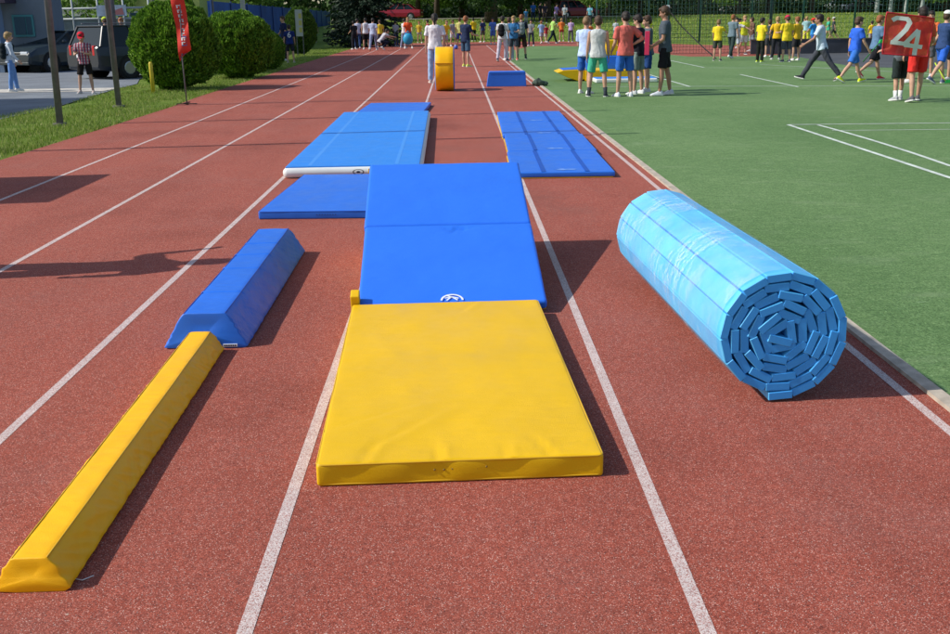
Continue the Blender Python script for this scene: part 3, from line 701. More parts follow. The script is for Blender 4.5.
        t0 = wrp + fwd * .025 + side * .026; t1 = t0 + (fwd * .6 + side * .75 + nrm * .2).normalized() * .042; t2 = t1 + (fwd * .9 + side * .25 + nrm * .3).normalized() * .032
        cap_(t0, .012, t1, .0105, 6); cap_(t1, .0105, t2, .0085, 6)
        sho.append((sh, el, wrp, d2))
    # neck and head
    nb = T(V3(0, -.012, .535)); hc = T(V3(0, .012, .70)); 
    pitch = R(-p.get('nod', 8)); turn = R(p.get('turn', 0)); HM = Matrix.Rotation(turn, 3, 'Z') @ Matrix.Rotation(pitch, 3, 'X')
    cap_(nb, .055, hc + V3(0, -.02, -.05), .052)
    def HP(v): return P(hc + HM @ (v * hs))
    Mh = HM
    def hb(mb, c, r, n=14, m=10): mb.ball(HP(V3(*c)), tuple(q * k * hs for q in r), n, m, 0, HM)
    hb(b, (0, -.012, .035), (.077, .096, .088)); hb(b, (0, .018, -.03), (.06, .072, .078)); hb(b, (0, .055, -.078), (.032, .028, .024))
    b.capsule(HP(V3(0, .088, .008)), .009 * k * hs, HP(V3(0, .106, -.022)), .0145 * k * hs, 8)
    for s in (-1, 1): hb(b, (s * .078, -.01, -.012), (.012, .02, .032), 8, 6); hb(b, (s * .032, .062, -.02), (.024, .022, .024), 8, 6)
    body = voxel(b, 'person', min(vox, .0125) if y < 35 else vox, [skin, EYE, LIP, BROW], None, 2)
    body.location = (x, y, .008 if pos is None or x > 2 else .006); body.rotation_euler = (0, 0, R(head))
    tag(body, label, 'person', group)
    if y < 50:
        me = body.data; eyes = [HP(V3(s * .031, .082, .012)) for s in (-1, 1)]; br = [HP(V3(s * .033, .084, .034)) for s in (-1, 1)]; mo = [HP(V3(q, .088, -.052)) for q in (-.018, 0, .018)]
        for f in me.polygons:
            c = f.center
            if c.z < HP(V3(0, 0, -.12)).z: continue
            if any((c - e).length < .014 * k for e in eyes): f.material_index = 1
            elif any((c - e).length < .012 * k for e in mo): f.material_index = 2
            elif any((c - e).length < .012 * k for e in br): f.material_index = 3
    # hair
    HC = {'brown': (.065, .035, .018), 'dark': (.018, .012, .009), 'blond': (.34, .22, .09), 'light': (.20, .12, .055), 'ginger': (.25, .09, .03)}[hair]
    hm_ = mat('hair_' + hair, HC, .55, .35, nz=(60, .4), bump=(90, .8, .01))
    h = MB(); hb(h, (0, -.026, .048), (.086, .098, .088)); hb(h, (0, -.05, .0), (.078, .072, .075)); hb(h, (0, .045, .092), (.055, .045, .03))
    for s in (-1, 1): hb(h, (s * .07, -.01, .03), (.018, .045, .035))
    if long_hair: 
        h.tube([HP(V3(0, -.09, .03)), HP(V3(0, -.13, -.02)), HP(V3(.005, -.125, -.10)), HP(V3(.01, -.115, -.19))], [.05 * k, .045 * k, .035 * k, .015 * k], 8)
    ho_ = voxel(h, 'hair', vox, hm_, body, 1, .006 * k, px % 7)
    if cap:
        c_ = MB(); hb(c_, (0, -.02, .072), (.092, .107, .078)); 
        cm = fabric(cap, 'cap')
        rg = [HP(V3(.075 * math.cos(a), .06 + .105 * math.sin(a), .062 - .02 * math.sin(a))) for a in [math.pi * i / 10 for i in range(11)]]
        rg2 = [q - V3(0, 0, .010 * k) for q in rg]
        n = len(rg); c_.add(rg + rg2, [tuple(range(n)), tuple(range(2 * n - 1, n - 1, -1))] + [(i, (i + 1) % n, n + (i + 1) % n, n + i) for i in range(n)])
        c_.build('cap', cm, body, smooth=False)
    # shirt
    s_ = MB(); hemz = -.06 if hem is None else hem
    torso(s_, [(hemz, .184, .136, -.008), (.0, .184, .134, -.010), (.03, .178, .128, -.008), (.12, .162, .116, -.004), (.22, .157, .11, 0), (.32, .166, .116, .002), (.41, .180, .121, 0), (.475, .184, .108, -.008), (.52, .15, .088, -.012), (.548, .095, .075, -.012)], 24)
    for (sh, el, wrp, d2), s in zip(sho, (-1, 1)):
        if sleeve > 0:
            q = sh.lerp(el, min(1, sleeve * 1.35) if sleeve <= .7 else 1); s_.tube([P(sh + (sh - el) * .1), P(sh.lerp(q, .4)), P(q)], [.062 * k, .062 * k, (.066 if sleeve <= .7 else .05) * k], 12); s_.ball(P(sh), .066 * k, 12, 8)
            if sleeve > .7: s_.ball(P(el), .05 * k, 10, 6); s_.tube([P(el), P(wrp - d2 * .01)], [.048 * k, .036 * k], 10)
    shirt = voxel(s_, 'shirt', vox, fabric(top, 'shirt'), body, 2, .0095 * k, px % 11)
    # trousers / shorts
    t_ = MB(); torso(t_, [(-.10, .09, .09, 0), (-.05, .160, .112, -.006), (0, .168, .116, -.012), (.03, .150, .106, -.008), (.045, .13, .09, -.008)], 20)
    for (hip, kn, an, fd, fa), s in zip(joints, (-1, 1)):
        L_ = {'shorts': .86, 'short_shorts': .45, 'long_shorts': 1.0}.get(shorts, None)
        if L_: 
            e_ = hip.lerp(kn, L_); t_.tube([P(hip + V3(0, -.004, .02)), P(hip.lerp(e_, .5)), P(e_)], [.094 * k, .09 * k, .088 * k], 14)
        else:
            t_.tube([P(hip + V3(0, -.004, .02)), P(hip.lerp(kn, .6)), P(kn)], [.094 * k, .082 * k, .07 * k], 14); t_.ball(P(kn), .07 * k, 12, 8)
            t_.tube([P(kn), P(kn.lerp(an, .5) + V3(0, -.006, 0)), P(an + (an - kn) * .02)], [.069 * k, .064 * k, .055 * k], 14)
    voxel(t_, 'trousers' if shorts == 'trousers' else 'shorts', vox, fabric(bottom, 'trousers'), body, 2, .009 * k, px % 5)
    # socks, shoes
    for (hip, kn, an, fd, fa), s in zip(joints, (-1, 1)):
        if socks: 
            q = MB(); a_ = an + (kn - an).normalized() * .13; q.tube([P(an + V3(0, 0, -.03)), P(an + V3(0, 0, .01)), P(a_)], [.044 * k, .041 * k, .050 * k], 12); q.build('sock', fabric(socks, 'sock'), body, smooth=True)
        q = MB(); up = V3(0, 0, 1); up = (up - fd * up.dot(fd)).normalized(); sd = fd.cross(up); base = an - up * .078
        rings = []
        for yy, w_, hh in ((-.075, .018, .035), (-.068, .034, .075), (-.03, .04, .105), (.02, .04, .100), (.06, .043, .075), (.11, .048, .056), (.155, .043, .042), (.185, .028, .03), (.193, .012, .018)):
            rings.append([P(base + fd * yy + sd * (w_ * cx_) + up * (hh * cz_)) for cx_, cz_ in ((-.9, 0), (-1, .12), (-1.0, .4), (-.72, .8), (-.3, 1), (.3, 1), (.72, .8), (1.0, .4), (1, .12), (.9, 0))])
        q.loft(rings); sh_ = q.build('shoe', fabric(shoes, 'shoe'), body, smooth=True)
        q = MB(); q.loft([[P(base + fd * yy + sd * (w_ * cx_) + up * zz) for cx_, zz in ((-1, -.004), (-1.06, .02), (1.06, .02), (1, -.004))] for yy, w_ in ((-.08, .02), (-.06, .038), (.0, .042), (.1, .05), (.16, .045), (.197, .018))]); q.build('sole', fabric((.7, .7, .68), 'sole'), sh_)
    if backpack:
        q = MB(); c0 = T(V3(0, -.20, .27)); 
        for zz, rr_ in ((-.13, .13), (0, .145), (.12, .125)): q.ball(P(T(V3(0, -.19, .28 + zz))), (rr_ * k, .10 * k, .12 * k), 14, 8)
        for s in (-1, 1): q.tube([P(T(V3(s * .10, -.12, .48))), P(T(V3(s * .115, .0, .545))), P(T(V3(s * .12, .11, .46))), P(T(V3(s * .135, .10, .3))), P(T(V3(s * .13, -.1, .16)))], .02 * k, 8)
        bp = voxel(q, 'backpack', vox, fabric(backpack, 'nylon'), None, 1, .005, 3)
        bp.location = body.location; bp.rotation_euler = body.rotation_euler
        tag(bp, {15: 'dark backpack on the back of the person beside the parked cars', 501: 'black backpack worn over a white t-shirt', 521.5: 'grey backpack worn over a dark t-shirt'}[px], 'backpack')
    info = dict(o=body, P=P, HP=HP, sho=sho, k=k, hgt=hgt, T=T); PEOPLE.append(info); return info

BW = (.44, .57, .82); YT = (.80, .60, .03); YG = (.62, .66, .04)
# -- group of boys round the obstacle
person(585, 94, 17, 148 - 180, 'person in light blue polo shirt and blue shorts, leftmost of the group by the obstacle', BW, (.03, .13, .45), 'shorts', 'light', shoes=(.75, .75, .75), p=pose(arms=((10, 8, 80, -30), FOLD), legs=((4, 5, 2), (-6, 4, 2)), nod=25))
person(597, 97, 16, -8, 'person in a pale grey sleeveless shirt and mint green shorts standing with back turned', (.50, .53, .52), (.06, .42, .27), 'shorts', 'brown', sleeve=0, shoes=(.03, .035, .05), socks=(.04, .05, .06), p=pose(legs=((4, 8, 3), (-3, 8, 2))))
person(624, 97, 12, 15, 'person in a salmon red t-shirt and blue shorts with one hand on the hip', (.60, .14, .115), (.03, .13, .48), 'shorts', 'dark', shoes=(.6, .63, .68), p=pose(arms=((8, 9, 40, -4), AK), legs=((3, 4, 2), (-3, 3, 3)), nod=15), skin=SKIN)
person(637, 94.5, 15, 55, 'person in a black t-shirt and grey-green shorts behind the boy in salmon red', (.02, .02, .03), (.20, .27, .26), 'shorts', 'dark', shoes=(.65, .67, .7), p=pose(arms=(HOLD, HOLD), nod=25))
person(646, 92, 16, 95, 'person in dark grey t-shirt and navy shorts mostly hidden behind the boy in black', (.09, .11, .13), (.02, .06, .2), 'shorts', 'brown', shoes=(.6, .6, .6), p=pose(arms=(HOLD, DOWN), nod=15))
pb = person(663, 96, 7, 78, 'tall person in charcoal t-shirt and black shorts holding a red folder', (.07, .09, .11), (.012, .012, .015), 'shorts', 'brown', shoes=(.6, .62, .68), p=pose(arms=((6, 8, 50, 4), (6, 8, 50, 4)), legs=((6, 4, 2), (-8, 4, 2)), nod=18), skin=SKIND)
# -- walkers on the right
person(819, 81, 11, 68, 'person in a light blue shirt and dark trousers taking a long stride across the turf', (.50, .60, .70), (.05, .055, .07), 'trousers', 'dark', shoes=(.02, .02, .03), p=pose(arms=((28, 10, 30, 4), (-22, 14, 25, 6)), legs=((-32, 3, 8), (34, 3, 6)), lean=9), skin=SKIND, wide=1.12)
person(852, 83, 15, -78, 'person in a royal blue t-shirt and blue shorts with yellow-green shoes walking right', (.03, .12, .62), (.04, .16, .55), 'shorts', 'brown', shoes=(.62, .75, .03), p=pose(arms=((-10, 10, 14, 4), (16, 8, 20, 4)), legs=((24, 3, 3), (-26, 3, 14)), lean=4))
person(873, 80, 14, -80, 'person in steel blue t-shirt, black shorts and red shoes walking with a green stick', (.11, .20, .33), (.015, .015, .02), 'shorts', 'ginger', shoes=(.65, .04, .06), p=pose(arms=((10, 8, 55, 0), (14, 8, 60, 0)), legs=((20, 3, 3), (-24, 3, 30)), lean=4))
p24a = person(897, 101, 21, 12, 'person in black shorts carrying the left edge of the red number flag', (.10, .12, .14), (.02, .03, .03), 'long_shorts', 'dark', shoes=(.35, .37, .40), socks=(.7, .72, .72), p=pose(arms=((10, 20, 70, 10), (10, 14, 80, -10)), legs=((-6, 4, 4), (8, 3, 4))), skin=SKIN)
p24b = person(914, 102.5, 8, -4, 'person in bright red shorts walking away behind the red number flag', (.62, .10, .05), (.68, .035, .03), 'shorts', 'dark', shoes=(.1, .1, .11), p=pose(arms=(DOWN, (12, 18, 60, 8)), legs=((-6, 2, 10), (12, 2, 3))))
person(939, 84, 10, -70, 'person in navy top, white cap and blue shorts right of the red flag', (.03, .06, .16), (.03, .12, .55), 'shorts', 'brown', cap=(.75, .75, .72), shoes=(.10, .12, .2), p=pose(arms=(HOLD, HOLD), legs=((18, 3, 3), (-20, 3, 20)), lean=3))
person(951, 81, 11, 110, 'person in a slate blue t-shirt and black shorts at the right edge of the picture', (.10, .17, .28), (.012, .012, .015), 'shorts', 'brown', shoes=(.5, .5, .5), p=pose(arms=(HOLD, HOLD)))
# -- yellow shirts on the right
YGp = 'yellow shirted pupils on the far side of the turf'
person(717, 61, 20, -22, 'person in a loose yellow t-shirt and dark shorts left of the yellow shirted pupils', YT, (.05, .06, .05), 'shorts', 'light', shoes=(.1, .1, .1), p=pose(arms=((10, 8, 20, 4), (60, 20, 10, 10)), nod=12))
person(729, 59, 15, -50, 'person in a dark grey top and dark trousers reaching towards a boy in white', (.14, .2, .24), (.03, .05, .05), 'trousers', 'ginger', shoes=(.6, .6, .6), p=pose(arms=((50, 10, 10, 6), DOWN), legs=((14, 3, 3), (-14, 3, 12))))
person(735, 56, 18, 160, 'person in a white t-shirt and pale shorts with an arm stretched out', (.62, .60, .62), (.45, .5, .56), 'shorts', 'dark', shoes=(.3, .1, .1), p=pose(arms=((10, 70, 0, 60), DOWN)))
person(744, 55, 16, 185, 'person in a yellow-green bib and pale shorts facing the camera', YG, (.6, .66, .62), 'shorts', 'blond', sleeve=.4, shoes=(.06, .06, .08), p=pose(arms=(DOWN, (0, 35, 20, 30)), legs=((2, 2, 2), (2, 4, 30))))
person(759, 62, 18, -60, 'person in a yellow t-shirt and black trousers standing alone on the turf', YT, (.015, .018, .015), 'trousers', 'dark', shoes=(.45, .6, .05), p=pose(arms=(DOWN, HOLD)))
person(777, 60.5, 17, -12, 'person in a golden yellow t-shirt and black trousers left of the red cap', (.72, .44, .02), (.02, .022, .03), 'trousers', 'blond', shoes=(.35, .35, .36), p=pose(arms=((-10, 22, 30, 0), DOWN)))
person(787, 61.5, 16, 8, 'person in a baggy yellow t-shirt wearing a red cap backwards', YT, (.06, .07, .09), 'long_shorts', 'brown', cap=(.55, .03, .08), shoes=(.1, .12, .15), wide=1.12, hem=-.12)
person(795, 60.5, 17, 30, 'person in a yellow t-shirt and dark shorts right of the red cap', (.70, .45, .03), (.03, .03, .035), 'shorts', 'ginger', shoes=(.6, .6, .6), p=pose(arms=(DOWN, (-5, 20, 10, 6))))
person(812, 52, 18, 35, 'person in a bright blue vest with a red cap behind the striding person', (.04, .30, .68), (.03, .12, .4), 'trousers', 'brown', cap=(.70, .04, .03), shoes=(.2, .2, .2), p=WALK)
FARG = 'pupils on the grass beyond the field'
person(802, 43, 18, 20, 'person in pale grey clothes on the far grass left of the bright blue vest', (.40, .45, .44), (.35, .30, .3), 'shorts', 'brown', p=STAND)
person(807, 45, 17, -20, 'person in a pale teal top and yellow trousers on the far grass', (.30, .52, .55), (.6, .6, .05), 'trousers', 'blond', p=STAND)
person(829, 43, 17, 90, 'person in a green top on the far grass right of the striding person', (.05, .35, .22), (.4, .3, .2), 'shorts', 'ginger', p=WALK)
person(834, 42, 17, 60, 'person in dark clothes and a pale cap on the far grass', (.06, .07, .08), (.05, .06, .05), 'shorts', 'brown', cap=(.5, .52, .5), p=WALKR)
person(868, 46, 24, 15, 'person in a yellow t-shirt half hidden behind the boy in steel blue', YT, (.3, .3, .3), 'shorts', 'dark', p=STAND)
# -- left: parking lot
person(15, 92, 33, -62, 'person in a white top and blue jeans with a backpack beside the parked cars', (.55, .62, .72), (.13, .26, .55), 'trousers', 'blond', sleeve=1, shoes=(.7, .7, .7), backpack=(.012, .02, .025), p=pose(arms=((4, 8, 14, 4), (8, 8, 30, 0)), legs=((8, 3, 3), (-6, 3, 3))))
person(88, 93.5, 33, 188, 'person in red cap, dark red shirt and black shorts by the parked cars', (.34, .11, .14), (.015, .012, .012), 'shorts', 'brown', cap=(.62, .02, .04), shoes=(.5, .42, .4), p=pose(arms=(PHONE, PHONE), legs=((2, 6, 2), (2, 10, 2)), nod=22))
person(105, 60, 24, 10, 'person in a yellow-green cap seen above the roof of the dark estate car', (.05, .12, .4), (.03, .04, .1), 'trousers', 'brown', cap=(.5, .62, .05), hgt=1.75, pos=(W(105, 25, 34.6)[0], 34.6))
person(123, 60, 22, 180, 'person with ginger hair and a blue top beyond the roof of the dark estate car', (.03, .08, .4), (.03, .04, .1), 'trousers', 'ginger', hgt=1.75, pos=(W(122, 25, 34.4)[0], 34.4))
# -- left: by the blue wall
person(284, 62, 16, 120, 'person in a dark navy top by the blue wall left of the numbered shirt', (.012, .02, .07), (.02, .02, .03), 'trousers', 'brown', p=pose(arms=(DOWN, (10, 10, 40, 0))))
n6 = person(291, 63, 25, 8, 'person in a navy numbered shirt with back turned by the blue wall', (.012, .028, .14), (.02, .022, .03), 'shorts', 'dark', shoes=(.35, .3, .28), p=pose(arms=((-4, 14, 10, 4), DOWN)))
person(317.5, 44.5, 21, 15, 'person in a dark red shirt walking beside the blue wall', (.26, .02, .05), (.03, .05, .2), 'shorts', 'dark', p=WALK)
# -- far end of the track, left
person(358.5, 50.5, 19, 0, 'leftmost person in white at the far end of the track with dark blue jeans', (.50, .52, .66), (.03, .06, .17), 'trousers', 'dark')
person(366.5, 49, 18, 10, 'person in a white vest and black shorts at the far end of the track', (.6, .6, .66), (.015, .015, .02), 'shorts', 'dark', sleeve=0, p=pose(arms=(DOWN, (10, 10, 90, 0))))
person(374.5, 49.5, 17.5, -5, 'tall person in pale blue t-shirt and grey jeans at the far track end', (.45, .50, .68), (.22, .26, .4), 'trousers', 'dark', p=WALK)
person(382.5, 48, 20, 12, 'person in a yellow t-shirt behind the crouching person', (.70, .50, .04), (.1, .1, .12), 'shorts', 'brown')
person(382, 50.5, 34, -70, 'person in a grey t-shirt crouching on the far end of the track', (.50, .50, .55), (.012, .014, .03), 'trousers', 'dark', hgt=1.7, p=pose(arms=((60, 8, 10, 0), (70, 8, 10, 0)), legs=((100, 10, 138), (88, 10, 140)), lean=38, nod=10))
person(402.5, 47.5, 19, -25, 'person in a white t-shirt and jeans beside the person in orange', (.62, .60, .64), (.25, .28, .42), 'trousers', 'dark')
person(409.5, 48.5, 17.5, 180, 'person in an orange-red t-shirt and blue shorts holding a turquoise bag', (.70, .10, .03), (.03, .07, .35), 'shorts', 'blond', p=pose(arms=((20, 12, 30, 0), (20, 12, 30, 0)), legs=((10, 10, 20), (0, 8, 10)), lean=12))
person(421, 44.5, 21.5, 170, 'person in a yellow t-shirt and pale shorts left of the woman in white', (.68, .48, .05), (.4, .5, .5), 'short_shorts', 'ginger')
# -- in the middle
person(436, 83, 14, -4, 'person with black hair, white t-shirt and light blue jeans standing behind the yellow wheel', (.66, .65, .70), (.30, .44, .68), 'trousers', 'dark', long_hair=True, shoes=(.5, .4, .38), p=pose(arms=((2, 9, 10, 4), (-8, 12, 24, 0)), nod=18), wide=1.06)
person(444.5, 48, 20, -150, 'person in a yellow t-shirt leaning right of the woman in white', (.70, .46, .03), (.4, .4, .5), 'shorts', 'light', p=pose(arms=((30, 10, 20, 0), (30, 10, 20, 0)), lean=18))
person(466, 67, 16, -42, 'person in navy t-shirt and grey-blue shorts in the middle of the track', (.018, .03, .075), (.05, .10, .17), 'shorts', 'ginger', shoes=(.65, .7, .15), p=pose(arms=((14, 8, 40, 4), (20, 8, 60, 0)), legs=((6, 6, 2), (-4, 6, 2)), nod=14))
person(461, 50, 18, -10, 'person in a pale yellow t-shirt half hidden behind the person in navy', (.60, .58, .2), (.05, .08, .3), 'shorts', 'brown')
person(476, 42.8, 18, 30, 'person in a yellow t-shirt and black trousers at the far end of the track', (.74, .48, .02), (.01, .01, .015), 'trousers', 'dark')
person(492, 45.5, 18, 165, 'person in a blue checked shirt and shorts left of the black backpack', (.08, .18, .55), (.08, .14, .4), 'shorts', 'dark')
person(501, 61, 16.5, -18, 'person in a white t-shirt and white trousers carrying a black backpack', (.58, .60, .62), (.52, .50, .60), 'trousers', 'dark', shoes=(.02, .03, .05), backpack=(.01, .011, .014), p=pose(legs=((-10, 6, 4), (10, 6, 3))))
person(508, 60.5, 17.5, 20, 'person in a pale blue t-shirt and pale jeans between the two backpacks', (.40, .55, .75), (.30, .40, .5), 'trousers', 'brown', p=STAND)
person(513.5, 60, 16, 170, 'person in a blue shirt and dark checked shorts facing the camera beside the grey backpack', (.04, .16, .36), (.05, .06, .08), 'shorts', 'blond', shoes=(.5, .1, .08), p=pose(arms=((20, 8, 70, -20), (20, 8, 70, -20))))
person(521.5, 61, 14.5, -2, 'person in a dark t-shirt and dark shorts carrying a grey backpack', (.012, .018, .035), (.035, .02, .018), 'long_shorts', 'ginger', shoes=(.02, .02, .03), socks=(.03, .06, .04), backpack=(.22, .25, .26), p=pose(legs=((-2, 6, 3), (2, 7, 3))))
person(540, 45.5, 20.5, 12, 'person in a light blue t-shirt and shorts beyond the dark shirted walkers', (.28, .42, .70), (.5, .5, .6), 'shorts', 'ginger', p=WALK)
person(544.5, 44, 24, 8, 'person in a dark red t-shirt behind the light blue t-shirt', (.40, .02, .04), (.5, .4, .35), 'shorts', 'brown', p=WALK)
person(553.5, 43.5, 16.5, -70, 'person in a lime green t-shirt and dark trousers walking on the far track', (.36, .62, .15), (.01, .025, .03), 'trousers', 'dark', p=WALKR)
person(563, 42.8, 18.5, 4, 'person in an orange t-shirt and red shorts on the far track', (.75, .20, .04), (.4, .03, .04), 'short_shorts', 'blond', p=pose(arms=(FOLD, FOLD)))
person(590, 52, 22, 30, 'person in an orange t-shirt hidden behind the boy in light blue', (.7, .16, .03), (.1, .1, .15), 'shorts', 'brown')
person(606, 44, 20, -15, 'person in a pale grey t-shirt beyond the group of boys', (.35, .42, .45), (.1, .16, .2), 'shorts', 'dark', pos=(10.2, 66))
person(613, 44, 20, 25, 'person in a slate top left of the boy in salmon red, far behind', (.25, .32, .38), (.08, .1, .14), 'trousers', 'blond', pos=(10.9, 66))
person(650, 43, 18.5, 190, 'person in a yellow-green bib standing far behind the red folder', YG, (.1, .06, .04), 'trousers', 'dark')
for i, (px_, hy_, c1, c2, lb) in enumerate(((533, 4, (.03, .12, .4), (.02, .03, .06), 'person in a blue jacket standing under the trees on the bank'), (540, 5, (.02, .02, .03), (.02, .02, .03), 'person in black left of the trunks on the bank'), (545, 6, (.03, .025, .04), (.04, .03, .03), 'person in a dark brown top on the bank'), (526, 8, (.05, .2, .42), (.3, .3, .4), 'child sized person in a teal top on the bank'),
        (556, 9, (.30, .2, .5), (.1, .1, .12), 'person in a lilac top on the bank'), (565, 10, (.3, .34, .38), (.05, .05, .06), 'person in a grey top beside the red hatchback'), (590, 10, (.15, .4, .5), (.05, .05, .06), 'person in a turquoise top right of the red hatchback'))):
    Y = 92 - i * .8; x_ = W(px_, 10, Y)[0]; q = person(px_, 20, hy_, 180 + 40 * math.sin(i * 2), lb, c1, c2, 'trousers', 'dark', hgt=(1.25 if 'child' in lb else 1.7), pos=(x_, Y)); q['o'].location.z = gz(x_, Y) 
for px_, fy_, hy_, hd, lb, c1, c2, sh_, hr in ((905, 83, 19, 60, 'person in a dark green top glimpsed between the red flag and the steel blue t-shirt', (.04, .1, .08), (.02, .02, .03), 'shorts', 'dark'), (925, 78, 12, 160, 'dark haired person in orange looking over the red flag', (.7, .16, .05), (.1, .1, .12), 'shorts', 'dark'), (766, 56, 20, 20, 'person in dark clothes right of the lone yellow t-shirt', (.07, .09, .10), (.05, .05, .06), 'shorts', 'brown'),
        (737, 50, 19, -70, 'person in a black top behind the boy in white', (.02, .02, .025), (.03, .03, .04), 'shorts', 'dark'), (750, 52, 18, 100, 'person in a brown top right of the yellow-green bib', (.16, .09, .06), (.25, .3, .35), 'shorts', 'brown'), (817, 44, 21, 40, 'small person in yellow below the bright blue vest, on the far grass', YT, (.1, .2, .3), 'shorts', 'dark'),
        (429, 45, 20, 120, 'person in a dark red top left of the woman in white', (.3, .04, .05), (.05, .06, .1), 'shorts', 'dark'), (452, 46, 20, -160, 'person in a grey top right of the leaning yellow t-shirt', (.25, .27, .3), (.5, .5, .55), 'shorts', 'brown'), (484, 43, 19, 30, 'person in a navy top right of the black trousered yellow t-shirt', (.03, .05, .14), (.1, .1, .1), 'shorts', 'brown'), (529, 46, 20, 150, 'person in a grey top left of the light blue t-shirt', (.2, .22, .24), (.04, .05, .08), 'trousers', 'dark'),
        (571, 43, 19, -30, 'person in a lilac top right of the orange t-shirt', (.4, .3, .5), (.1, .1, .14), 'trousers', 'brown'), (353.5, 50, 21, 30, 'person in black left of the people in white under the spruce', (.015, .015, .02), (.02, .02, .03), 'trousers', 'dark'), (396, 46, 21, 20, 'person in a grey top between the crouching person and the person in orange', (.3, .32, .36), (.05, .07, .15), 'trousers', 'dark')):
    person(px_, fy_, hy_, hd, lb, c1, c2, sh_, hr)
# -- person outside the left edge whose long shadow crosses the lanes
person(0, 0, 0, -60, 'person in a dark t-shirt and shorts standing left of the picture, casting a long shadow', (.05, .06, .1), (.03, .03, .05), 'shorts', 'dark', pos=(-3.72, 6.38), hgt=1.76, p=pose(arms=((50, 12, 60, 0), (-4, 20, 20, 10)), lean=6))

# -- number on the navy shirt
o6 = n6['o']; 
M = Matrix.Translation(n6['P'](n6['T'](V3(0, -.128, .36)))) @ Matrix.Rotation(R(90), 4, 'X')
text_mesh('shirt_number', '6', .30, WH, o6, M, .004)
# -- red folder
pos = pb['P'](pb['sho'][0][2]); fo = MB(); fo.box((-.12, -.045, -.12), (.12, .045, .33)); fo = fo.build('folder', mat('red_plastic', (.62, .03, .10), .4), bevel=.004)
fo.matrix_world = pb['o'].matrix_basis @ Matrix.Translation(pb['P'](pb['sho'][0][2] + pb['sho'][0][3] * .07) + V3(.02, .05, -.0)); tag(fo, 'red folder held upright by the tall person in charcoal', 'folder')
# -- red flag with the number 24
fl = empty('number_flag', (*W(908, 35, 17.72)[:2], 0)); tag(fl, 'square red flag with a large white number 24 carried by two people', 'flag')
m, t_, b_ = new_mat('sheer_red_cloth'); tc_ = t_.nodes.new('ShaderNodeTexCoord').outputs['Object']
c_ = ramp(t_, [(.3, (.50, .02, .03)), (.5, (.62, .04, .03)), (.7, (.74, .16, .05))], nnode(t_, tc_, 3, 4, .6)); t_.links.new(c_, b_.inputs['Base Color']); b_.inputs['Roughness'].default_value = .6
tr_ = t_.nodes.new('ShaderNodeBsdfTranslucent'); t_.links.new(c_, tr_.inputs[0]); tp = t_.nodes.new('ShaderNodeBsdfTransparent'); tp.inputs[0].default_value = (1, .5, .45, 1)
m1 = t_.nodes.new('ShaderNodeMixShader'); m1.inputs[0].default_value = .35; t_.links.new(b_.outputs[0], m1.inputs[1]); t_.links.new(tr_.outputs[0], m1.inputs[2])
m2 = t_.nodes.new('ShaderNodeMixShader'); m2.inputs[0].default_value = .16; t_.links.new(m1.outputs[0], m2.inputs[1]); t_.links.new(tp.outputs[0], m2.inputs[2]); t_.links.new(m2.outputs[0], t_.nodes['Material Output'].inputs[0])
c0 = Vector(W(908, 35, 17.72)); cor = [Vector(W(a_, b__, 17.72)) - Vector((fl.location.x, fl.location.y, 0)) for a_, b__ in ((887, 12.5), (935, 18.5), (927, 57), (882.5, 54))]
def flagp(u, v, off=0):
    p_ = cor[0].lerp(cor[1], u).lerp(cor[3].lerp(cor[2], u), v); return V3(p_.x, p_.y + .02 * math.sin(u * 7 + v * 3) + .012 * math.sin(v * 9) + off, p_.z)
mb = MB(); N = 24; mb.add([flagp(i / N, j / N) for j in range(N + 1) for i in range(N + 1)], [(j * (N + 1) + i, j * (N + 1) + i + 1, (j + 1) * (N + 1) + i + 1, (j + 1) * (N + 1) + i) for j in range(N) for i in range(N)])
mb.build('cloth', m, fl, smooth=True)
mb = MB(); e_ = [flagp(i / 12, 0) for i in range(13)] + [flagp(1, i / 12) for i in range(1, 13)] + [flagp(1 - i / 12, 1) for i in range(1, 13)] + [flagp(0, 1 - i / 12) for i in range(1, 13)]; mb.tube(e_, .012, 6); mb.build('border', mat('red_hem', (.45, .012, .025), .6), fl, smooth=True)
def num_strokes(name, strokes, wdt):
    mb = MB()
    for a_, b__ in strokes:
        dx = Vector(b__) - Vector(a_); nn = Vector((-dx.y, dx.x)).normalized() * wdt / 2; n_ = 8; L_ = []
        for i in range(n_ + 1):
            q = Vector(a_).lerp(Vector(b__), i / n_); L_ += [flagp(q.x + nn.x, q.y + nn.y, -.008), flagp(q.x - nn.x, q.y - nn.y, -.008)]
        mb.add(L_, [(2 * i, 2 * i + 1, 2 * i + 3, 2 * i + 2) for i in range(n_)])
    return mb.build(name, mat('flag_white', (.62, .66, .62), .6, nz=(5, .12)), fl)
num_strokes('digit_two', [((.14, .17), (.24, .09)), ((.22, .10), (.46, .10)), ((.44, .09), (.50, .20)), ((.50, .17), (.42, .38)), ((.44, .34), (.19, .70)), ((.14, .70), (.56, .72))], .10)
num_strokes('digit_four', [((.70, .34), (.44, .72)), ((.44, .74), (.86, .76)), ((.70, .34), (.72, .98))], .105)

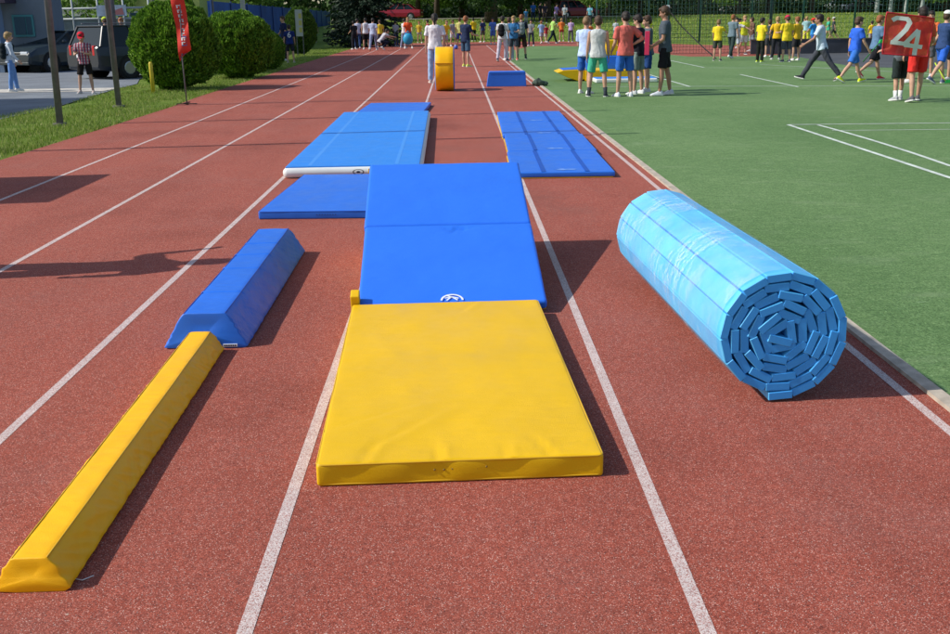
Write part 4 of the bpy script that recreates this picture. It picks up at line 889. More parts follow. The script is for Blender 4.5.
# -- small things on the track and in hands
c = G(534, 86.5); bg_ = MB(); bg_.ball((0, 0, .07), (.15, .10, .075), 14, 8); bg_.ball((.15, .02, .05), (.09, .08, .055), 12, 8); bg_.tube([(-.07, 0, .12), (0, 0, .18), (.07, 0, .12)], .012, 6)
o = voxel(bg_, 'sports_bag', .014, mat('dark_green_bag', (.04, .07, .05), .7, nz=(9, .6)), None, 2, .012); o.location = (c[0] + .1, c[1], .008); tag(o, 'dark crumpled sports bag lying right of the blue foam block', 'bag')
c = G(456, 49.5); b_s = MB(); b_s.ball((0, 0, .1), .11, 16, 10); o = b_s.build('ball', mat('blue_ball', (.06, .12, .5), .4), smooth=True); o.location = (c[0], c[1], .005); tag(o, 'small blue ball lying on the track right of the woman in white', 'ball')
c = Vector(W(408.5, 40.5, 61)); b_s = MB(); b_s.ball((0, 0, 0), (.28, .2, .32), 16, 10); b_s.tube([(-.12, 0, .28), (0, 0, .42), (.12, 0, .28)], .03, 8); o = b_s.build('bag', mat('turquoise_bag', (.02, .30, .52), .5), smooth=True)
pg = [q for q in PEOPLE if 'turquoise' in q['o']['label']][0]['o'].location; o.location = (pg.x + .0, pg.y - .42, .52); tag(o, 'round turquoise bag held by the person in orange-red', 'bag')
def stick(p0, p1, col, lab):
    mb = MB(); a_, b__ = Vector(p0), Vector(p1); mb.tube([a_, b__], .014, 8); e = b_ = empty('floorball_stick', (b__.x, b__.y, 0)); o_ = Vector((b__.x, b__.y, 0))
    mb = MB(); mb.tube([a_ - o_, b__ - o_], .013, 8); mb.build('shaft', fabric(col, 'plastic'), e, smooth=True)
    mb = MB(); d = V3((b__ - a_).x, 0, 0).normalized() if abs((b__ - a_).x) > .01 else V3(1, 0, 0); q = b__ - o_
    mb.prism([(q.x - .03, q.z - .03), (q.x + d.x * .24, q.z - .01), (q.x + d.x * .26, q.z + .05), (q.x, q.z + .05)], q.y - .02, q.y + .02); mb.build('blade', fabric((.05, .6, .12), 'plastic'), e, bevel=.006); tag(e, lab, 'floorball stick')
stick(W(935, 63, 23.0), (W(946, 83, 22.6)[0], 22.6, .05), (.45, .62, .05), 'yellow-green floorball stick held by the person in the white cap')
stick(W(863, 62, 24.4), (W(880, 42, 24.1)[0], 24.1, W(880, 42, 24.1)[2]), (.04, .2, .06), 'green floorball stick carried blade up by the person in steel blue')

# ================================================================== POLES, POSTS, SIGNS
GALV = mat('galvanised_steel', (.17, .16, .18), .5, .4, nz=(9, .2))
def pole(px, fy, topx, label, r=.055, h=7.4, name='floodlight_pole'):
    x, y = G(px, fy); t = empty(name, (x, y, 0)); lx = 0
    tx, ty_, tz = W(topx, 0, y); lx = (tx - x) / tz
    mb = MB(); mb.tube([(0, 0, -.05), (lx * h, 0, h)], [r, r * .85], 14); mb.build('shaft', GALV, t, smooth=True)
    mb = MB(); mb.tube([(0, 0, -.02), (0, 0, .03)], [r * 2.2, r * 2], 12); mb.build('base_collar', mat('concrete', (.15, .14, .12), .9, nz=(20, .2)), t)
    mb = MB(); mb.tube([(lx * h, 0, h - .01), (lx * h, 0, h + .03)], [r * 1.1, r * .9], 12); mb.build('end_cap', GALV, t); tag(t, label, 'pole', 'tall grey net posts beside the track'); return t
pole(60, 125, 47.5, 'tall grey steel post on the grass strip, nearest to the camera')
pole(119, 107, 107, 'tall grey steel post on the grass strip left of the yellow post')
# post just left of the picture, seen by its shadow
t = empty('floodlight_pole', (-6.3, 12.95, 0)); tag(t, 'tall grey steel post left of the picture, seen by its shadow', 'pole', 'tall grey net posts beside the track'); mb = MB(); mb.tube([(0, 0, -.05), (.0, 0, 7.4)], .05, 12); mb.build('shaft', GALV, t, smooth=True)
x, y = G(153.5, 93); yp = MB(); yp.tube([(0, 0, -.03), (0, 0, .66), (0, 0, .70)], [.045, .045, .03], 14); o = yp.build('bollard', mat('yellow_paint', (.62, .47, .04), .5, nz=(14, .2)), smooth=True); o.location = (x, y, 0); tag(o, 'short yellow post in the grass in front of the clipped shrubs', 'bollard')
# lamp pole in front of the blue wall
x, y = W(243, 10, 41)[:2]; t = empty('lamp_pole', (x, y, 0)); tag(t, 'grey lamp pole rising behind the clipped shrubs in front of the blue wall', 'pole'); mb = MB(); mb.tube([(0, 0, 0), (0, 0, 6.5)], [.1, .08], 14); mb.build('shaft', mat('pale_grey_steel', (.4, .44, .48), .5), t, smooth=True)
# unseen raised panel, added to cast the shadow across the far lanes
t = empty('unseen_shade_panel', (-10.6, 39.5, 0)); tag(t, 'large unseen panel on posts behind the blue wall, added to shade the far lanes', 'shade panel')
BWALL = mat('blue_tarpaulin', (.015, .075, .30), .7, nz=(.8, .25), bump=(1.5, .3, .1))
mb = MB(); mb.box((-.05, -7.6, 3.0), (.05, 7.6, 7.2)); mb.build('panel', BWALL, t)
for yy in (-6.5, -2, 2.5, 7): mb = MB(); mb.tube([(-.12, yy, 0), (-.12, yy, 7)], .07, 10); mb.build('post', GALV, t, smooth=True)
# board left of the picture (its shadow lies on the outer lanes)
t = empty('advertising_board', (-6.15, 9.72, 0)); tag(t, 'upright board left of the picture, casting a square shadow on the outer lanes', 'board')
mb = MB(); mb.box((-.02, -.86, .75), (.02, .86, 2.03)); mb.build('panel', WH, t)
for yy in (-.8, .8): mb = MB(); mb.tube([(-.03, yy, 0), (-.03, yy, 2.0)], .02, 8); mb.build('leg', GALV, t)
# red feather banner
x, y = G(187, 104.5); t = empty('feather_banner', (x, y, .0)); tag(t, 'tall red feather banner with white and blue print beside the track', 'banner')
mb = MB(); mb.tube([(0, 0, .01), (-.01, 0, .9), tuple(Vector(W(180, 5, y)) - Vector((x, y, 0))), (-.34, 0, 3.4)], [.014, .012, .011, .008], 8); mb.build('pole', GALV, t, smooth=True)
mb = MB(); mb.box((-.2, -.02, .0), (.2, .02, .02)); mb.box((-.02, -.2, .021), (.02, .2, .04)); mb.build('cross_base', mat('black_steel', (.02, .02, .02), .4), t)
def bl(px_, py_): return Vector(W(px_, py_, y)) - Vector((x, y, 0))
left = [bl(163, -40), bl(170.5, 0), bl(175.5, 26), bl(178.5, 52), bl(179.5, 62)]; right = [bl(173, -45), bl(184, 0), bl(188.5, 26), bl(191, 50), bl(183, 56)]
def lerp_l(L_, s): s = s * (len(L_) - 1); i = min(len(L_) - 2, int(s)); return L_[i].lerp(L_[i + 1], s - i)
def bp_(u, s, off=0): q = lerp_l(left, s).lerp(lerp_l(right, s), u); return V3(q.x, .03 * math.sin(s * 14 + u * 3) + off, q.z)
mb = MB(); mb.add([bp_(i / 8, j / 40) for j in range(41) for i in range(9)], [(j * 9 + i, j * 9 + i + 1, (j + 1) * 9 + i + 1, (j + 1) * 9 + i) for j in range(40) for i in range(8)])
mb.build('cloth', mat('red_banner_cloth', (.72, .035, .02), .6, nz=(6, .1)), t, smooth=True)
mb = MB()
for j in range(9):      # white printed lettering running down the banner
    s0 = .30 + j * .045
    for (u0, u1, a0, a1) in ((.35, .65, 0, .008), (.35, .45, 0, .03), (.55, .65, .012, .03))[: 2 + j % 2]: mb.add([bp_(u0, s0 + a0, -.006), bp_(u1, s0 + a0, -.006), bp_(u1, s0 + a1, -.006), bp_(u0, s0 + a1, -.006)], [(0, 1, 2, 3)])
mb.build('white_print', WH, t)
mb = MB()
for (u0, u1, a0, a1) in ((.35, .75, .60, .70), (.15, .5, .90, .93), (.45, .9, .86, .89)): mb.add([bp_(u0, a0, -.007), bp_(u1, a0, -.007), bp_(u1, a1, -.007), bp_(u0, a1, -.007)], [(0, 1, 2, 3)])
mb.build('blue_print', mat('print_blue', (.10, .14, .35), .6), t)
x2, y2 = G(191.5, 85); t = empty('banner_pole', (x2, y2, 0)); tag(t, 'thin metal stake in the grass just right of the red feather banner', 'pole'); mb = MB(); mb.tube([(0, 0, 0), (-.06, 0, 1.0)], .014, 8); mb.build('rod', GALV, t, smooth=True); mb = MB(); mb.tube([(-.01, 0, .28), (-.02, 0, .36)], .03, 8); mb.build('clamp', GALV, t)
# notice board on two legs
x, y = G(301, 56); t = empty('notice_board', (x, y, 0), R(6)); tag(t, 'narrow white and yellow notice board on two legs in front of a round shrub', 'notice board')
s_ = y / 1000 * .91
mb = MB(); mb.box((-3.6 * s_, -.02, 20 * s_), (3.6 * s_, .02, 47 * s_)); mb.build('panel', mat('panel_pale', (.42, .45, .42), .6), t)
mb = MB()
for q in range(3): mb.box((-.2 * s_, -.026, (24 + 7 * q) * s_), (3.0 * s_, -.0215, (29 + 7 * q) * s_))
mb.build('yellow_notice', mat('panel_yellow', (.50, .46, .12), .6), t)
for s in (-1, 1): mb = MB(); mb.box((s * 3.3 * s_ - .025, .022, 0), (s * 3.3 * s_ + .025, .07, 46 * s_)); mb.build('leg', mat('dark_post', (.10, .10, .10), .6), t)

# ================================================================== BLUE WALL, BUILDINGS
wa, wb_ = Vector((-10.75, 46, 0)), Vector((-13.4, 112, 0)); t = empty('blue_wall', wa, math.atan2((wb_ - wa).y, (wb_ - wa).x)); tag(t, 'long dark blue windbreak wall behind the shrubs on the left', 'wall'); Lw = (wb_ - wa).length
mb = MB(); mb.box((0, -.06, 0), (Lw, .06, 2.45)); mb.build('panel', BWALL, t)
for i in range(0, int(Lw) + 1, 5): mb = MB(); mb.tube([(i + .01, -.1, 0), (i + .01, -.1, 2.5)], .04, 8); mb.build('post', mat('blue_steel', (.02, .06, .2), .5), t)
PL = mat('grey_render', (.155, .19, .225), .85, nz=(1.2, .12)); GLS = mat('window_glass', (.05, .10, .13), .08, .9); TEAL = mat('teal_frame', (.06, .25, .26), .5)
y = 36.5; xr = W(53, 40, y)[0]; t = empty('clubhouse', (xr - 6, y, 0)); tag(t, 'grey rendered building with a teal framed window at the far left', 'building')
mb = MB(); mb.box((-8, 0, 0), (6, 1.2, 3.7)); mb.build('wall', PL, t)
def wx(px_): return W(px_, 30, y)[0] - (xr - 6)
def wz(py_): return W(20, py_, y)[2]
mb = MB(); x0, x1, z0, z1 = wx(14), wx(35), wz(37), wz(15)
mb.box((x0, -.05, z0), (x1, -.003, z1)); f_ = mb.build('window', TEAL, t)
mb = MB(); mb.box((x0 + .07, -.07, z0 + .07), (x0 + (x1 - x0) * .62, -.052, z1 - .07)); mb.box((x0 + (x1 - x0) * .66, -.07, z0 + .07), (x1 - .07, -.052, z1 - .07)); mb.build('pane', GLS, f_)
mb = MB(); mb.box((-8, -.9, wz(3.5)), (wx(20), -.003, wz(3.5) + .35)); mb.build('awning', mat('dark_trim', (.05, .035, .06), .6), t)
mb = MB(); mb.box((wx(-12), -.06, 0), (wx(3), -.003, 2.2)); mb.build('door', mat('blue_grey_door', (.06, .12, .24), .5), t)
mb = MB(); mb.box((wx(5), -.85, 0), (wx(9.5), -.4, wz(4))); mb.build('column', mat('pale_blue_column', (.22, .30, .42), .6), t)
mb = MB(); mb.box((-8.2, -.3, 3.7), (6.2, 1.4, 3.95)); mb.build('roof', mat('roof_sheet', (.10, .10, .11), .7), t)
# railing with banner behind the cars
t = empty('mesh_fence', (-19.2, 43, 0)); tag(t, 'pale rail fence behind the parked cars', 'fence')
FX0, FX1 = W(48, 20, 43)[0] + 19.2, W(150, 20, 43)[0] + 19.2
for zz in (W(90, 8.5, 43)[2], W(90, 19, 43)[2], W(90, 31.5, 43)[2]): mb = MB(); mb.tube([(FX0, 0, zz), (FX1, 0, zz)], .04, 8); mb.build('rail', mat('pale_rail', (.34, .38, .38), .5), t, smooth=True)
for i in range(5): xx = FX0 + (FX1 - FX0) * i / 4; mb = MB(); mb.tube([(xx, 0, 0), (xx, 0, 2.9)], .04, 8); mb.build('post', mat('pale_rail', (.34, .38, .38), .5), t, smooth=True)
mb = MB(); mb.box((FX0 + .05, .06, .2), (FX1 - .05, .08, W(90, 19, 43)[2])); mb.build('windscreen', mat('pale_windscreen', (.20, .25, .235), .8, nz=(.9, .5)), t)
t = empty('hanging_banner', (0, 42.8, 0)); tag(t, 'pale blue and white banner hung on the rail fence behind the cars', 'banner'); a_, b__ = W(96, 5.5, 42.8), W(127, 16, 42.8)
mb = MB(); mb.box((a_[0], -.02, b__[2]), (b__[0], .0, a_[2])); mb.build('cloth', mat('banner_white_blue', (.34, .42, .50), .7, nz=(3, .3)), t)
mb = MB(); mb.add([(b__[0] - .55, -.026, b__[2] + .05), (b__[0] - .1, -.026, b__[2] + .05), (b__[0] - .15, -.026, a_[2] - .1), (b__[0] - .45, -.026, a_[2] - .2)], [(0, 1, 2, 3)]); mb.build('print_panel', mat('banner_red_print', (.35, .14, .14), .7), t)
t = empty('unseen_shade_building', (-18.5, 16.5, 0)); tag(t, 'plain unseen building left of the picture, added to shade the parking lot', 'building')  # unseen block, added so that its shadow covers the lot
mb = MB(); mb.box((-3.5, -5.5, 0), (3.5, 5.2, 5.4)); mb.build('wall', PL, t)
mb = MB(); mb.box((-3.8, -5.8, 5.402), (3.8, 5.5, 5.7)); mb.build('roof', mat('roof_sheet', (.10, .10, .11), .7), t)
for i in range(3): mb = MB(); mb.box((3.503, -4 + i * 3, 1.0), (3.56, -2.6 + i * 3, 2.4)); mb.build('window', TEAL, t)
# houses behind
def house(px0, px1, Y, zt, col, label, roofc=(.12, .11, .11), wins=3, z0=0):
    x0, x1 = W(px0, 10, Y)[0], W(px1, 10, Y)[0]; t = empty('house', ((x0 + x1) / 2, Y, z0)); tag(t, label, 'building'); w = (x1 - x0) / 2
    mb = MB(); mb.box((-w, 0, 0), (w, 8, zt)); mb.build('wall', mat('render_%d' % int(px0 + 100), col, .9, nz=(.8, .12)), t)
    mb = MB(); mb.prism([(-w - .4, zt), (w + .4, zt), (w * .2, zt + 2.2), (-w * .2, zt + 2.2)], -.4, 8.4); mb.build('roof', mat('roof_%d' % int(px0 + 100), roofc, .8), t)
    for fl_ in range(max(1, int(zt // 2.8))):
        for i in range(wins):
            xx = -w + 2 * w * (i + .5) / wins; f_ = MB(); f_.box((xx - .6, -.06, fl_ * 2.8 + .8), (xx + .6, -.003, fl_ * 2.8 + 2.2)); f_ = f_.build('window', mat('white_frame', (.5, .52, .52), .5), t)
            mb = MB(); mb.box((xx - .52, -.08, fl_ * 2.8 + .88), (xx - .03, -.062, fl_ * 2.8 + 2.12)); mb.box((xx + .03, -.08, fl_ * 2.8 + .88), (xx + .52, -.062, fl_ * 2.8 + 2.12)); mb.build('pane', GLS, f_)
    return t
house(131, 200, 58, 6.2, (.42, .46, .12), 'yellow-green house behind the clipped shrubs', wins=4)
house(20, 127, 72, 5.8, (.30, .31, .29), 'grey block behind the rail fence and the cars', wins=7)
# low dark barrier on the right
t = empty('barrier_wall', (0, 0, 0)); y = 41.2; xb = W(750, 50, y)[0]; t.location = (xb, y, 0); t.rotation_euler = (0, 0, R(-1.0)); tag(t, 'long low dark grey board barrier at the far side of the turf on the right', 'barrier')
zt = W(760, 40.5, y)[2]
for i in range(9): mb = MB(); mb.box((.02 + i * 2.0, -.03, .02), (1.99 + i * 2.0, .03, zt)); mb.build('board', mat('barrier_board', (.045, .05, .065), .75, nz=(2, .3)), t, bevel=.01)
mb = MB(); mb.box((0, -.05, zt + .002), (18, .05, zt + .04)); mb.build('top_rail', mat('barrier_rail', (.11, .085, .07), .7), t)

# ================================================================== CARS
def car(name, loc, rz, body, label, L=4.5, Wd=1.75, Hh=1.45, estate=False, van=False, lights='tail', plate=True):
    t = empty(name, loc, rz); tag(t, label, 'car'); hw = Wd / 2; BM = mat('car_paint_%s' % name + str(body), body, .3, .35, coat=.3)
    b = MB(); n = 9
    # side profile of the lower body (front at +X), full width with tumblehome
    st = [(-L / 2, .35, .80), (-L / 2 + .05, .28, .92), (-L / 2 + .5, .22, .95), (-.9, .2, .95), (.2, .2, .95), (L / 2 - 1.15, .2, .93), (L / 2 - .35, .24, .82), (L / 2 - .06, .3, .68), (L / 2, .36, .6)]
    if van or estate: st[0] = (-L / 2, .35, .9); st[1] = (-L / 2 + .05, .28, .95)
    rings = []
    for i, (x_, zb, zt_) in enumerate(st):
        k_ = .90 if i in (0, len(st) - 1) else (.96 if i in (1, len(st) - 2) else 1)
        h_ = hw * k_; rings.append([(x_, -h_ * .93, zb), (x_, -h_, zb + .12), (x_, -h_, zb + (zt_ - zb) * .6), (x_, -h_ * .94, zt_ - .03), (x_, -h_ * .86, zt_), (x_, h_ * .86, zt_), (x_, h_ * .94, zt_ - .03), (x_, h_, zb + (zt_ - zb) * .6), (x_, h_, zb + .12), (x_, h_ * .93, zb)])
    b.loft(rings); b.build('body', BM, t, smooth=False, bevel=.02)
    rear = -L / 2 + (.12 if (estate or van) else .55); rt = rear + (.25 if (estate or van) else .6)
    wsb = L / 2 - 1.15; wst = wsb - .75
    g_ = MB(); lo = [(rear, -hw * .9), (wsb, -hw * .86), (wsb, hw * .86), (rear, hw * .9)]; hi = [(rt, -hw * .72), (wst, -hw * .7), (wst, hw * .7), (rt, hw * .72)]
    g_.add([(x_, y_, .93) for x_, y_ in lo] + [(x_, y_, Hh - .04) for x_, y_ in hi], [(0, 1, 5, 4), (1, 2, 6, 5), (2, 3, 7, 6), (3, 0, 4, 7), (4, 5, 6, 7)])
    gl = g_.build('windows', mat('car_glass', (.008, .015, .018), .07, .3), t, bevel=.01)
    r_ = MB(); r_.loft([[(x_, y_, z_) for x_, y_, z_ in ((rt - .04, -hw * .74, z0), (wst + .04, -hw * .72, z0), (wst + .04, hw * .72, z0), (rt - .04, hw * .74, z0))] for z0 in (Hh - .042, Hh)]); r_.build('roof', BM, t, bevel=.015)
    for s in (-1, 1):
        for fr, w_ in ((0, .07), (.36, .06), (.68, .06), (1, .07)):
            xl = rear + (wsb - rear) * fr; xh = rt + (wst - rt) * fr; pm = MB(); pm.tube([(xl, s * hw * (.905 - .04 * fr), .93), (xh, s * hw * .725, Hh - .03)], w_ / 2, 6); pm.build('window_pillar', BM, t)
    for sx in (-L * .29, L * .31):
        for s in (-1, 1):
            a_ = MB(); a_.tube([(sx, s * (hw - .22), .32), (sx, s * (hw + .002), .32)], .37, 24); a_.build('wheel_arch', mat('arch_black', (.008, .008, .008), .8), t)
            w_ = MB(); w_.tube([(sx, s * (hw - .2), .31), (sx, s * (hw - .02), .31), (sx, s * (hw + .012), .31)], [.31, .31, .28], 24); w_ = w_.build('wheel', mat('tyre', (.02, .02, .02), .8), t)
            r2 = MB(); r2.tube([(sx, s * (hw + .008), .31), (sx, s * (hw + .022), .31)], [.20, .17], 12); r2.build('rim', mat('alloy', (.45, .46, .48), .35, metal=.8), w_)
    for s in (-1, 1):
        h_ = MB(); h_.box((L / 2 - .18, s * hw * .62 - .17, .56), (L / 2 - .02, s * hw * .62 + .17, .70)); h_.build('headlight', mat('headlamp', (.55, .6, .65), .15, .8), t, bevel=.02)
        h_ = MB(); z0, z1 = (.75, 1.3) if (estate or van) else (.68, .85); h_.box((-L / 2 - .005, s * hw * .67 - .06, z0 * .9), (-L / 2 + .10, s * hw * .67 + .06, z1 * .74)); h_.build('tail_light', mat('tail_red', (.45, .01, .015), .3), t, bevel=.02)
        h_ = MB(); h_.ball((wsb - .25, s * (hw + .08), 1.0), (.07, .1, .07), 10, 6); h_.build('wing_mirror', BM, t, smooth=True)
    h_ = MB(); h_.box((L / 2 - .01, -.26, .38), (L / 2 + .02, .26, .49)); h_.build('number_plate', WH, t)
    h_ = MB(); h_.box((-L / 2 - .02, -.26, .62), (-L / 2 + .01, .26, .73)); h_.build('number_plate', WH, t)
    h_ = MB(); h_.box((L / 2 - .03, -hw * .9, .26), (L / 2 + .03, hw * .9, .36)); h_.build('bumper', BM if body[0] < .1 else mat('bumper_black', (.02, .02, .022), .6), t, bevel=.02)
    h_ = MB(); h_.box((L / 2 - .09, -hw * .42, .52), (L / 2 - .005, hw * .42, .66)); h_.build('grille', mat('grille_black', (.01, .01, .012), .4), t)
    if estate:
        for s in (-1, 1): h_ = MB(); h_.tube([(rt + .1, s * hw * .66, Hh + .05), (wst - .1, s * hw * .66, Hh + .05)], .018, 6); h_.build('roof_rail', GALV, t)
    return t
DARK = (.02, .032, .04)
car('parked_car', (*[v for v in (G(47, 76)[0] - .9, G(47, 76)[1] + 4.2)], .0), R(-118), DARK, 'black car facing the camera behind the first grey post', estate=False, Hh=1.36)
car('parked_car', (*[v for v in (G(112, 80)[0] + .5, G(112, 80)[1] + 2.2)], .0), R(52), (.016, .022, .032), 'dark estate car with red tail lights behind the person in the red cap', estate=True, Hh=1.52, L=4.6)
RED = (.30, .015, .03)
Y = 99; car('parked_car', (W(399, 14, Y)[0], Y, gz(0, Y)), R(172), RED, 'red car on the bank beyond the far left end of the track', L=4.4, Hh=1.42)
Y = 97; car('parked_car', (W(577, 10, Y)[0], Y, gz(0, Y)), R(4), (.22, .015, .025), 'red hatchback on the bank beyond the orange t-shirt', estate=True, Hh=1.55, L=3.9)
for i, (px_, col, lb) in enumerate(((727, (.55, .57, .56), 'white car leftmost of the row beyond the netting'), (741, (.5, .52, .52), 'pale grey car in the row beyond the netting'), (755, (.36, .42, .4), 'grey-green car rightmost of the row beyond the netting'))):
    Y = 116 + i; car('parked_car', (W(px_, 12, Y)[0], Y, gz(20, 110)), R(90 + 8 * i), col, lb, van=True, Hh=1.5, L=4.2)
for i, (px_, col, lb) in enumerate(((862, (.13, .15, .2), 'grey car parked far behind the steel blue t-shirt'), (940, (.08, .09, .10), 'dark car parked far behind the white cap'), (846, (.45, .47, .5), 'silver car parked far behind the royal blue t-shirt'))):
    Y = 112 + i; car('parked_car', (W(px_, 12, Y)[0], Y, gz(20, 110)), R(10 + 160 * (i % 2)), col, lb, Hh=1.45)

# ================================================================== NETS AND FENCES
NETM = mat('dark_net_cord', (.015, .03, .028), .8); TEALP = mat('teal_post', (.02, .10, .095), .5)
def net(px0, px1, Y, hgt, cell, wd, label, m=NETM, x01=None, posts=3, name='ball_net', sag=.0):
    x0, x1 = (W(px0, 10, Y)[0], W(px1, 10, Y)[0]) if x01 is None else x01
    t = empty(name, (x0, Y, 0)); tag(t, label, 'net'); L_ = x1 - x0; mb = MB()
    def rib(p, q, w):
        p, q = Vector(p), Vector(q); mb.tube([p, q], w, 3, cap=False)
    n = int(L_ / cell)
    for i in range(n + 1): xx = i * L_ / n; rib((xx + .02 * math.sin(i), 0, .03), (xx, 0, hgt), wd)
    for j in range(int(hgt / cell) + 1): rib((0, .0, .03 + j * cell), (L_, 0, .03 + j * cell), wd)
    mb.build('netting', m, t)
    for i in range(posts):
        xx = L_ * i / (posts - 1); p_ = MB(); p_.tube([(xx, .07, 0), (xx, .07, hgt + .1)], .06, 10); p_.build('post', TEALP, t, smooth=True)
    return t
net(669, 772, 43, 5.5, .13, .0065, 'dark cord ball net right of the tall person in charcoal', posts=2)
net(597, 1010, 62, 6.0, .24, .009, 'tall teal ball fence stretching across the right background', m=mat('teal_wire', (.03, .10, .09), .7), posts=9, name='ball_fence')
t = empty('guy_rope', W(716, 59, 37.5)[:2] + (0,)); tag(t, 'black guy rope slanting from the ball net down to the turf', 'rope'); mb = MB(); a_ = Vector(W(681, 26, 43)) - t.location; mb.tube([(0, 0, .02), a_ * .33 + V3(0, 0, -.01), a_ * .66 + V3(0, 0, -.01), tuple(a_), tuple(Vector(W(671, 13, 43)) - t.location)], .022, 8); mb.build('rope', mat('black_rope', (.01, .01, .01), .7), t, smooth=True)
t = empty('speaker_box', (*W(668, 8, 42.6)[:2], W(668, 11, 42.6)[2])); tag(t, 'small white box fixed high on the first post of the cord net', 'box'); mb = MB(); mb.box((-.06, -.06, 0), (.06, .06, .22)); mb.build('casing', WH, t, bevel=.01)
# white marker columns in the right background
for i, (px_, lb) in enumerate(((877, 'leftmost white concrete column under the trees at the far right'), (890.5, 'second white concrete column under the trees at the far right'), (906, 'thin white column left of the red flag pole top'), (922, 'white column right above the red flag'))):
    Y = 100; xx = W(px_, 8, Y)[0]; mb = MB(); mb.tube([(0, 0, 0), (0, 0, 1.9 + .15 * (i % 2))], [.22, .16], 10); mb.box((-.32, -.2, 1.9 + .15 * (i % 2) + .003), (.32, .2, 2.6)); o = mb.build('concrete_column', mat('pale_column', (.33, .36, .34), .8, nz=(3, .2)), bevel=.02); o.location = (xx, Y, gz(20, Y)); tag(o, lb, 'column')
# low rail on the bank
t = empty('low_rail', (0, 95, gz(0, 95))); tag(t, 'low pale rail along the top of the grass bank', 'rail'); mb = MB(); mb.tube([(W(385, 17, 95)[0], 0, .22), (W(640, 17, 95)[0], 0, .22)], .03, 8); mb.build('rail', mat('pale_timber', (.34, .32, .27), .8), t, smooth=True)
for i in range(14): xx = W(385 + i * 19.3, 17, 95)[0]; mb = MB(); mb.tube([(xx, 0, -.1), (xx, 0, .2)], .05, 8); mb.build('post', mat('pale_timber', (.34, .32, .27), .8), t)

# ================================================================== VEGETATION
def leaf_quads(cent, size, droop=.0, up=None, jitter=1.0):
    """small leaf-shaped faces at given centres (numpy)"""
    n = len(cent); d = rng.normal(size=(n, 3)); 
    if up is not None: d = d * jitter + up
    d /= np.linalg.norm(d, axis=1)[:, None]; e = rng.normal(size=(n, 3)); e -= (e * d).sum(1)[:, None] * d; e /= np.linalg.norm(e, axis=1)[:, None]
    s = size * rng.uniform(.6, 1.35, (n, 1)); a = cent - d * s; b = cent + e * s * .42; c = cent + d * s; q = cent - e * s * .42
    return np.stack([a, b, c, q], 1).reshape(-1, 3)
def quads_obj(name, v, m, parent=None):
    n = len(v) // 4; me = bpy.data.meshes.new(name); me.vertices.add(len(v)); me.vertices.foreach_set('co', v.astype('f').ravel())
    me.loops.add(len(v)); me.loops.foreach_set('vertex_index', np.arange(len(v), dtype='i')); me.polygons.add(n); me.polygons.foreach_set('loop_start', np.arange(0, len(v), 4, dtype='i')); me.polygons.foreach_set('loop_total', np.full(n, 4, 'i'))
    me.update(calc_edges=True); return link(name, me, m, parent)
THUJA = m_leaf('thuja_leaf', [(.03, .08, .006), (.08, .19, .014), (.15, .30, .024), (.27, .44, .05)], .3)
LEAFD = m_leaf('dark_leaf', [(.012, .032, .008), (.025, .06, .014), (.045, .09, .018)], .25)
LEAFM = m_leaf('mid_leaf', [(.03, .075, .012), (.075, .15, .022), (.13, .24, .035)], .35)
LEAFL = m_leaf('light_leaf', [(.07, .14, .02), (.15, .27, .045), (.25, .38, .09)], .4)
NEED = m_leaf('spruce_needle', [(.008, .022, .012), (.015, .035, .018), (.03, .055, .03)], .1)
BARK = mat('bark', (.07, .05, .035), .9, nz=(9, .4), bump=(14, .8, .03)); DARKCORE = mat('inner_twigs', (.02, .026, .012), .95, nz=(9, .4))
def blob_pts(n, rx, ry, rz, seed, rough=.22, f=1.6, inner=.72):
    d = rng.normal(size=(n, 3)); d /= np.linalg.norm(d, axis=1)[:, None]; r = np.empty(n)
    for i in range(n): r[i] = 1 + rough * mnoise.noise(Vector((d[i, 0] * f + seed, d[i, 1] * f, d[i, 2] * f))) + rough * .55 * mnoise.noise(Vector((d[i, 0] * f * 3.3, d[i, 1] * f * 3.3 + seed, d[i, 2] * f * 3.3)))
    r *= inner + (1 - inner) * rng.power(3, n); return d * r[:, None] * np.array([rx, ry, rz]), d
def shrub(x, y, rx, ry, hz, label, n=26000, size=.05, m=THUJA, trunk=.0, group='clipped evergreen shrubs beside the track'):
    t = empty('shrub', (x, y, 0)); tag(t, label, 'shrub', group); rz = hz / 2
    p, d = blob_pts(n, rx, ry, rz, x * 3.1, .15, 2.2, .86); p[:, 2] += rz + trunk; k = p[:, 2] > .02
    p, d = p[k], d[k]; v = leaf_quads(p, size, up=d * .7 + np.array([0, 0, .9]), jitter=.45); quads_obj('foliage', v, m, t)
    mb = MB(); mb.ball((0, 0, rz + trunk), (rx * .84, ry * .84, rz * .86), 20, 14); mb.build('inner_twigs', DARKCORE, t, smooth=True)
    mb = MB(); mb.tube([(0, 0, -.05), (.02, 0, rz * .6 + trunk)], [.07, .04], 8); mb.build('stem', BARK, t); return t
def sx(px_, Y): return W(px_, 40, Y)[0]
shrub(sx(174, 25.2), 25.2, 1.04, 1.0, 2.06, 'largest round clipped evergreen shrub behind the red banner', 42000, .045)
shrub(sx(237, 29.8), 29.8, 1.02, 1.0, 1.86, 'clipped evergreen shrub right of the red banner, between two others', 34000, .045)
shrub(sx(268, 34.6), 34.6, .50, .6, 1.25, 'smallest clipped evergreen shrub at the right end of the row', 13000, .05)
shrub(sx(301, 51), 51, .78, .7, 2.2, 'round shrub behind the narrow notice board', 15000, .055, LEAFM, group=None)
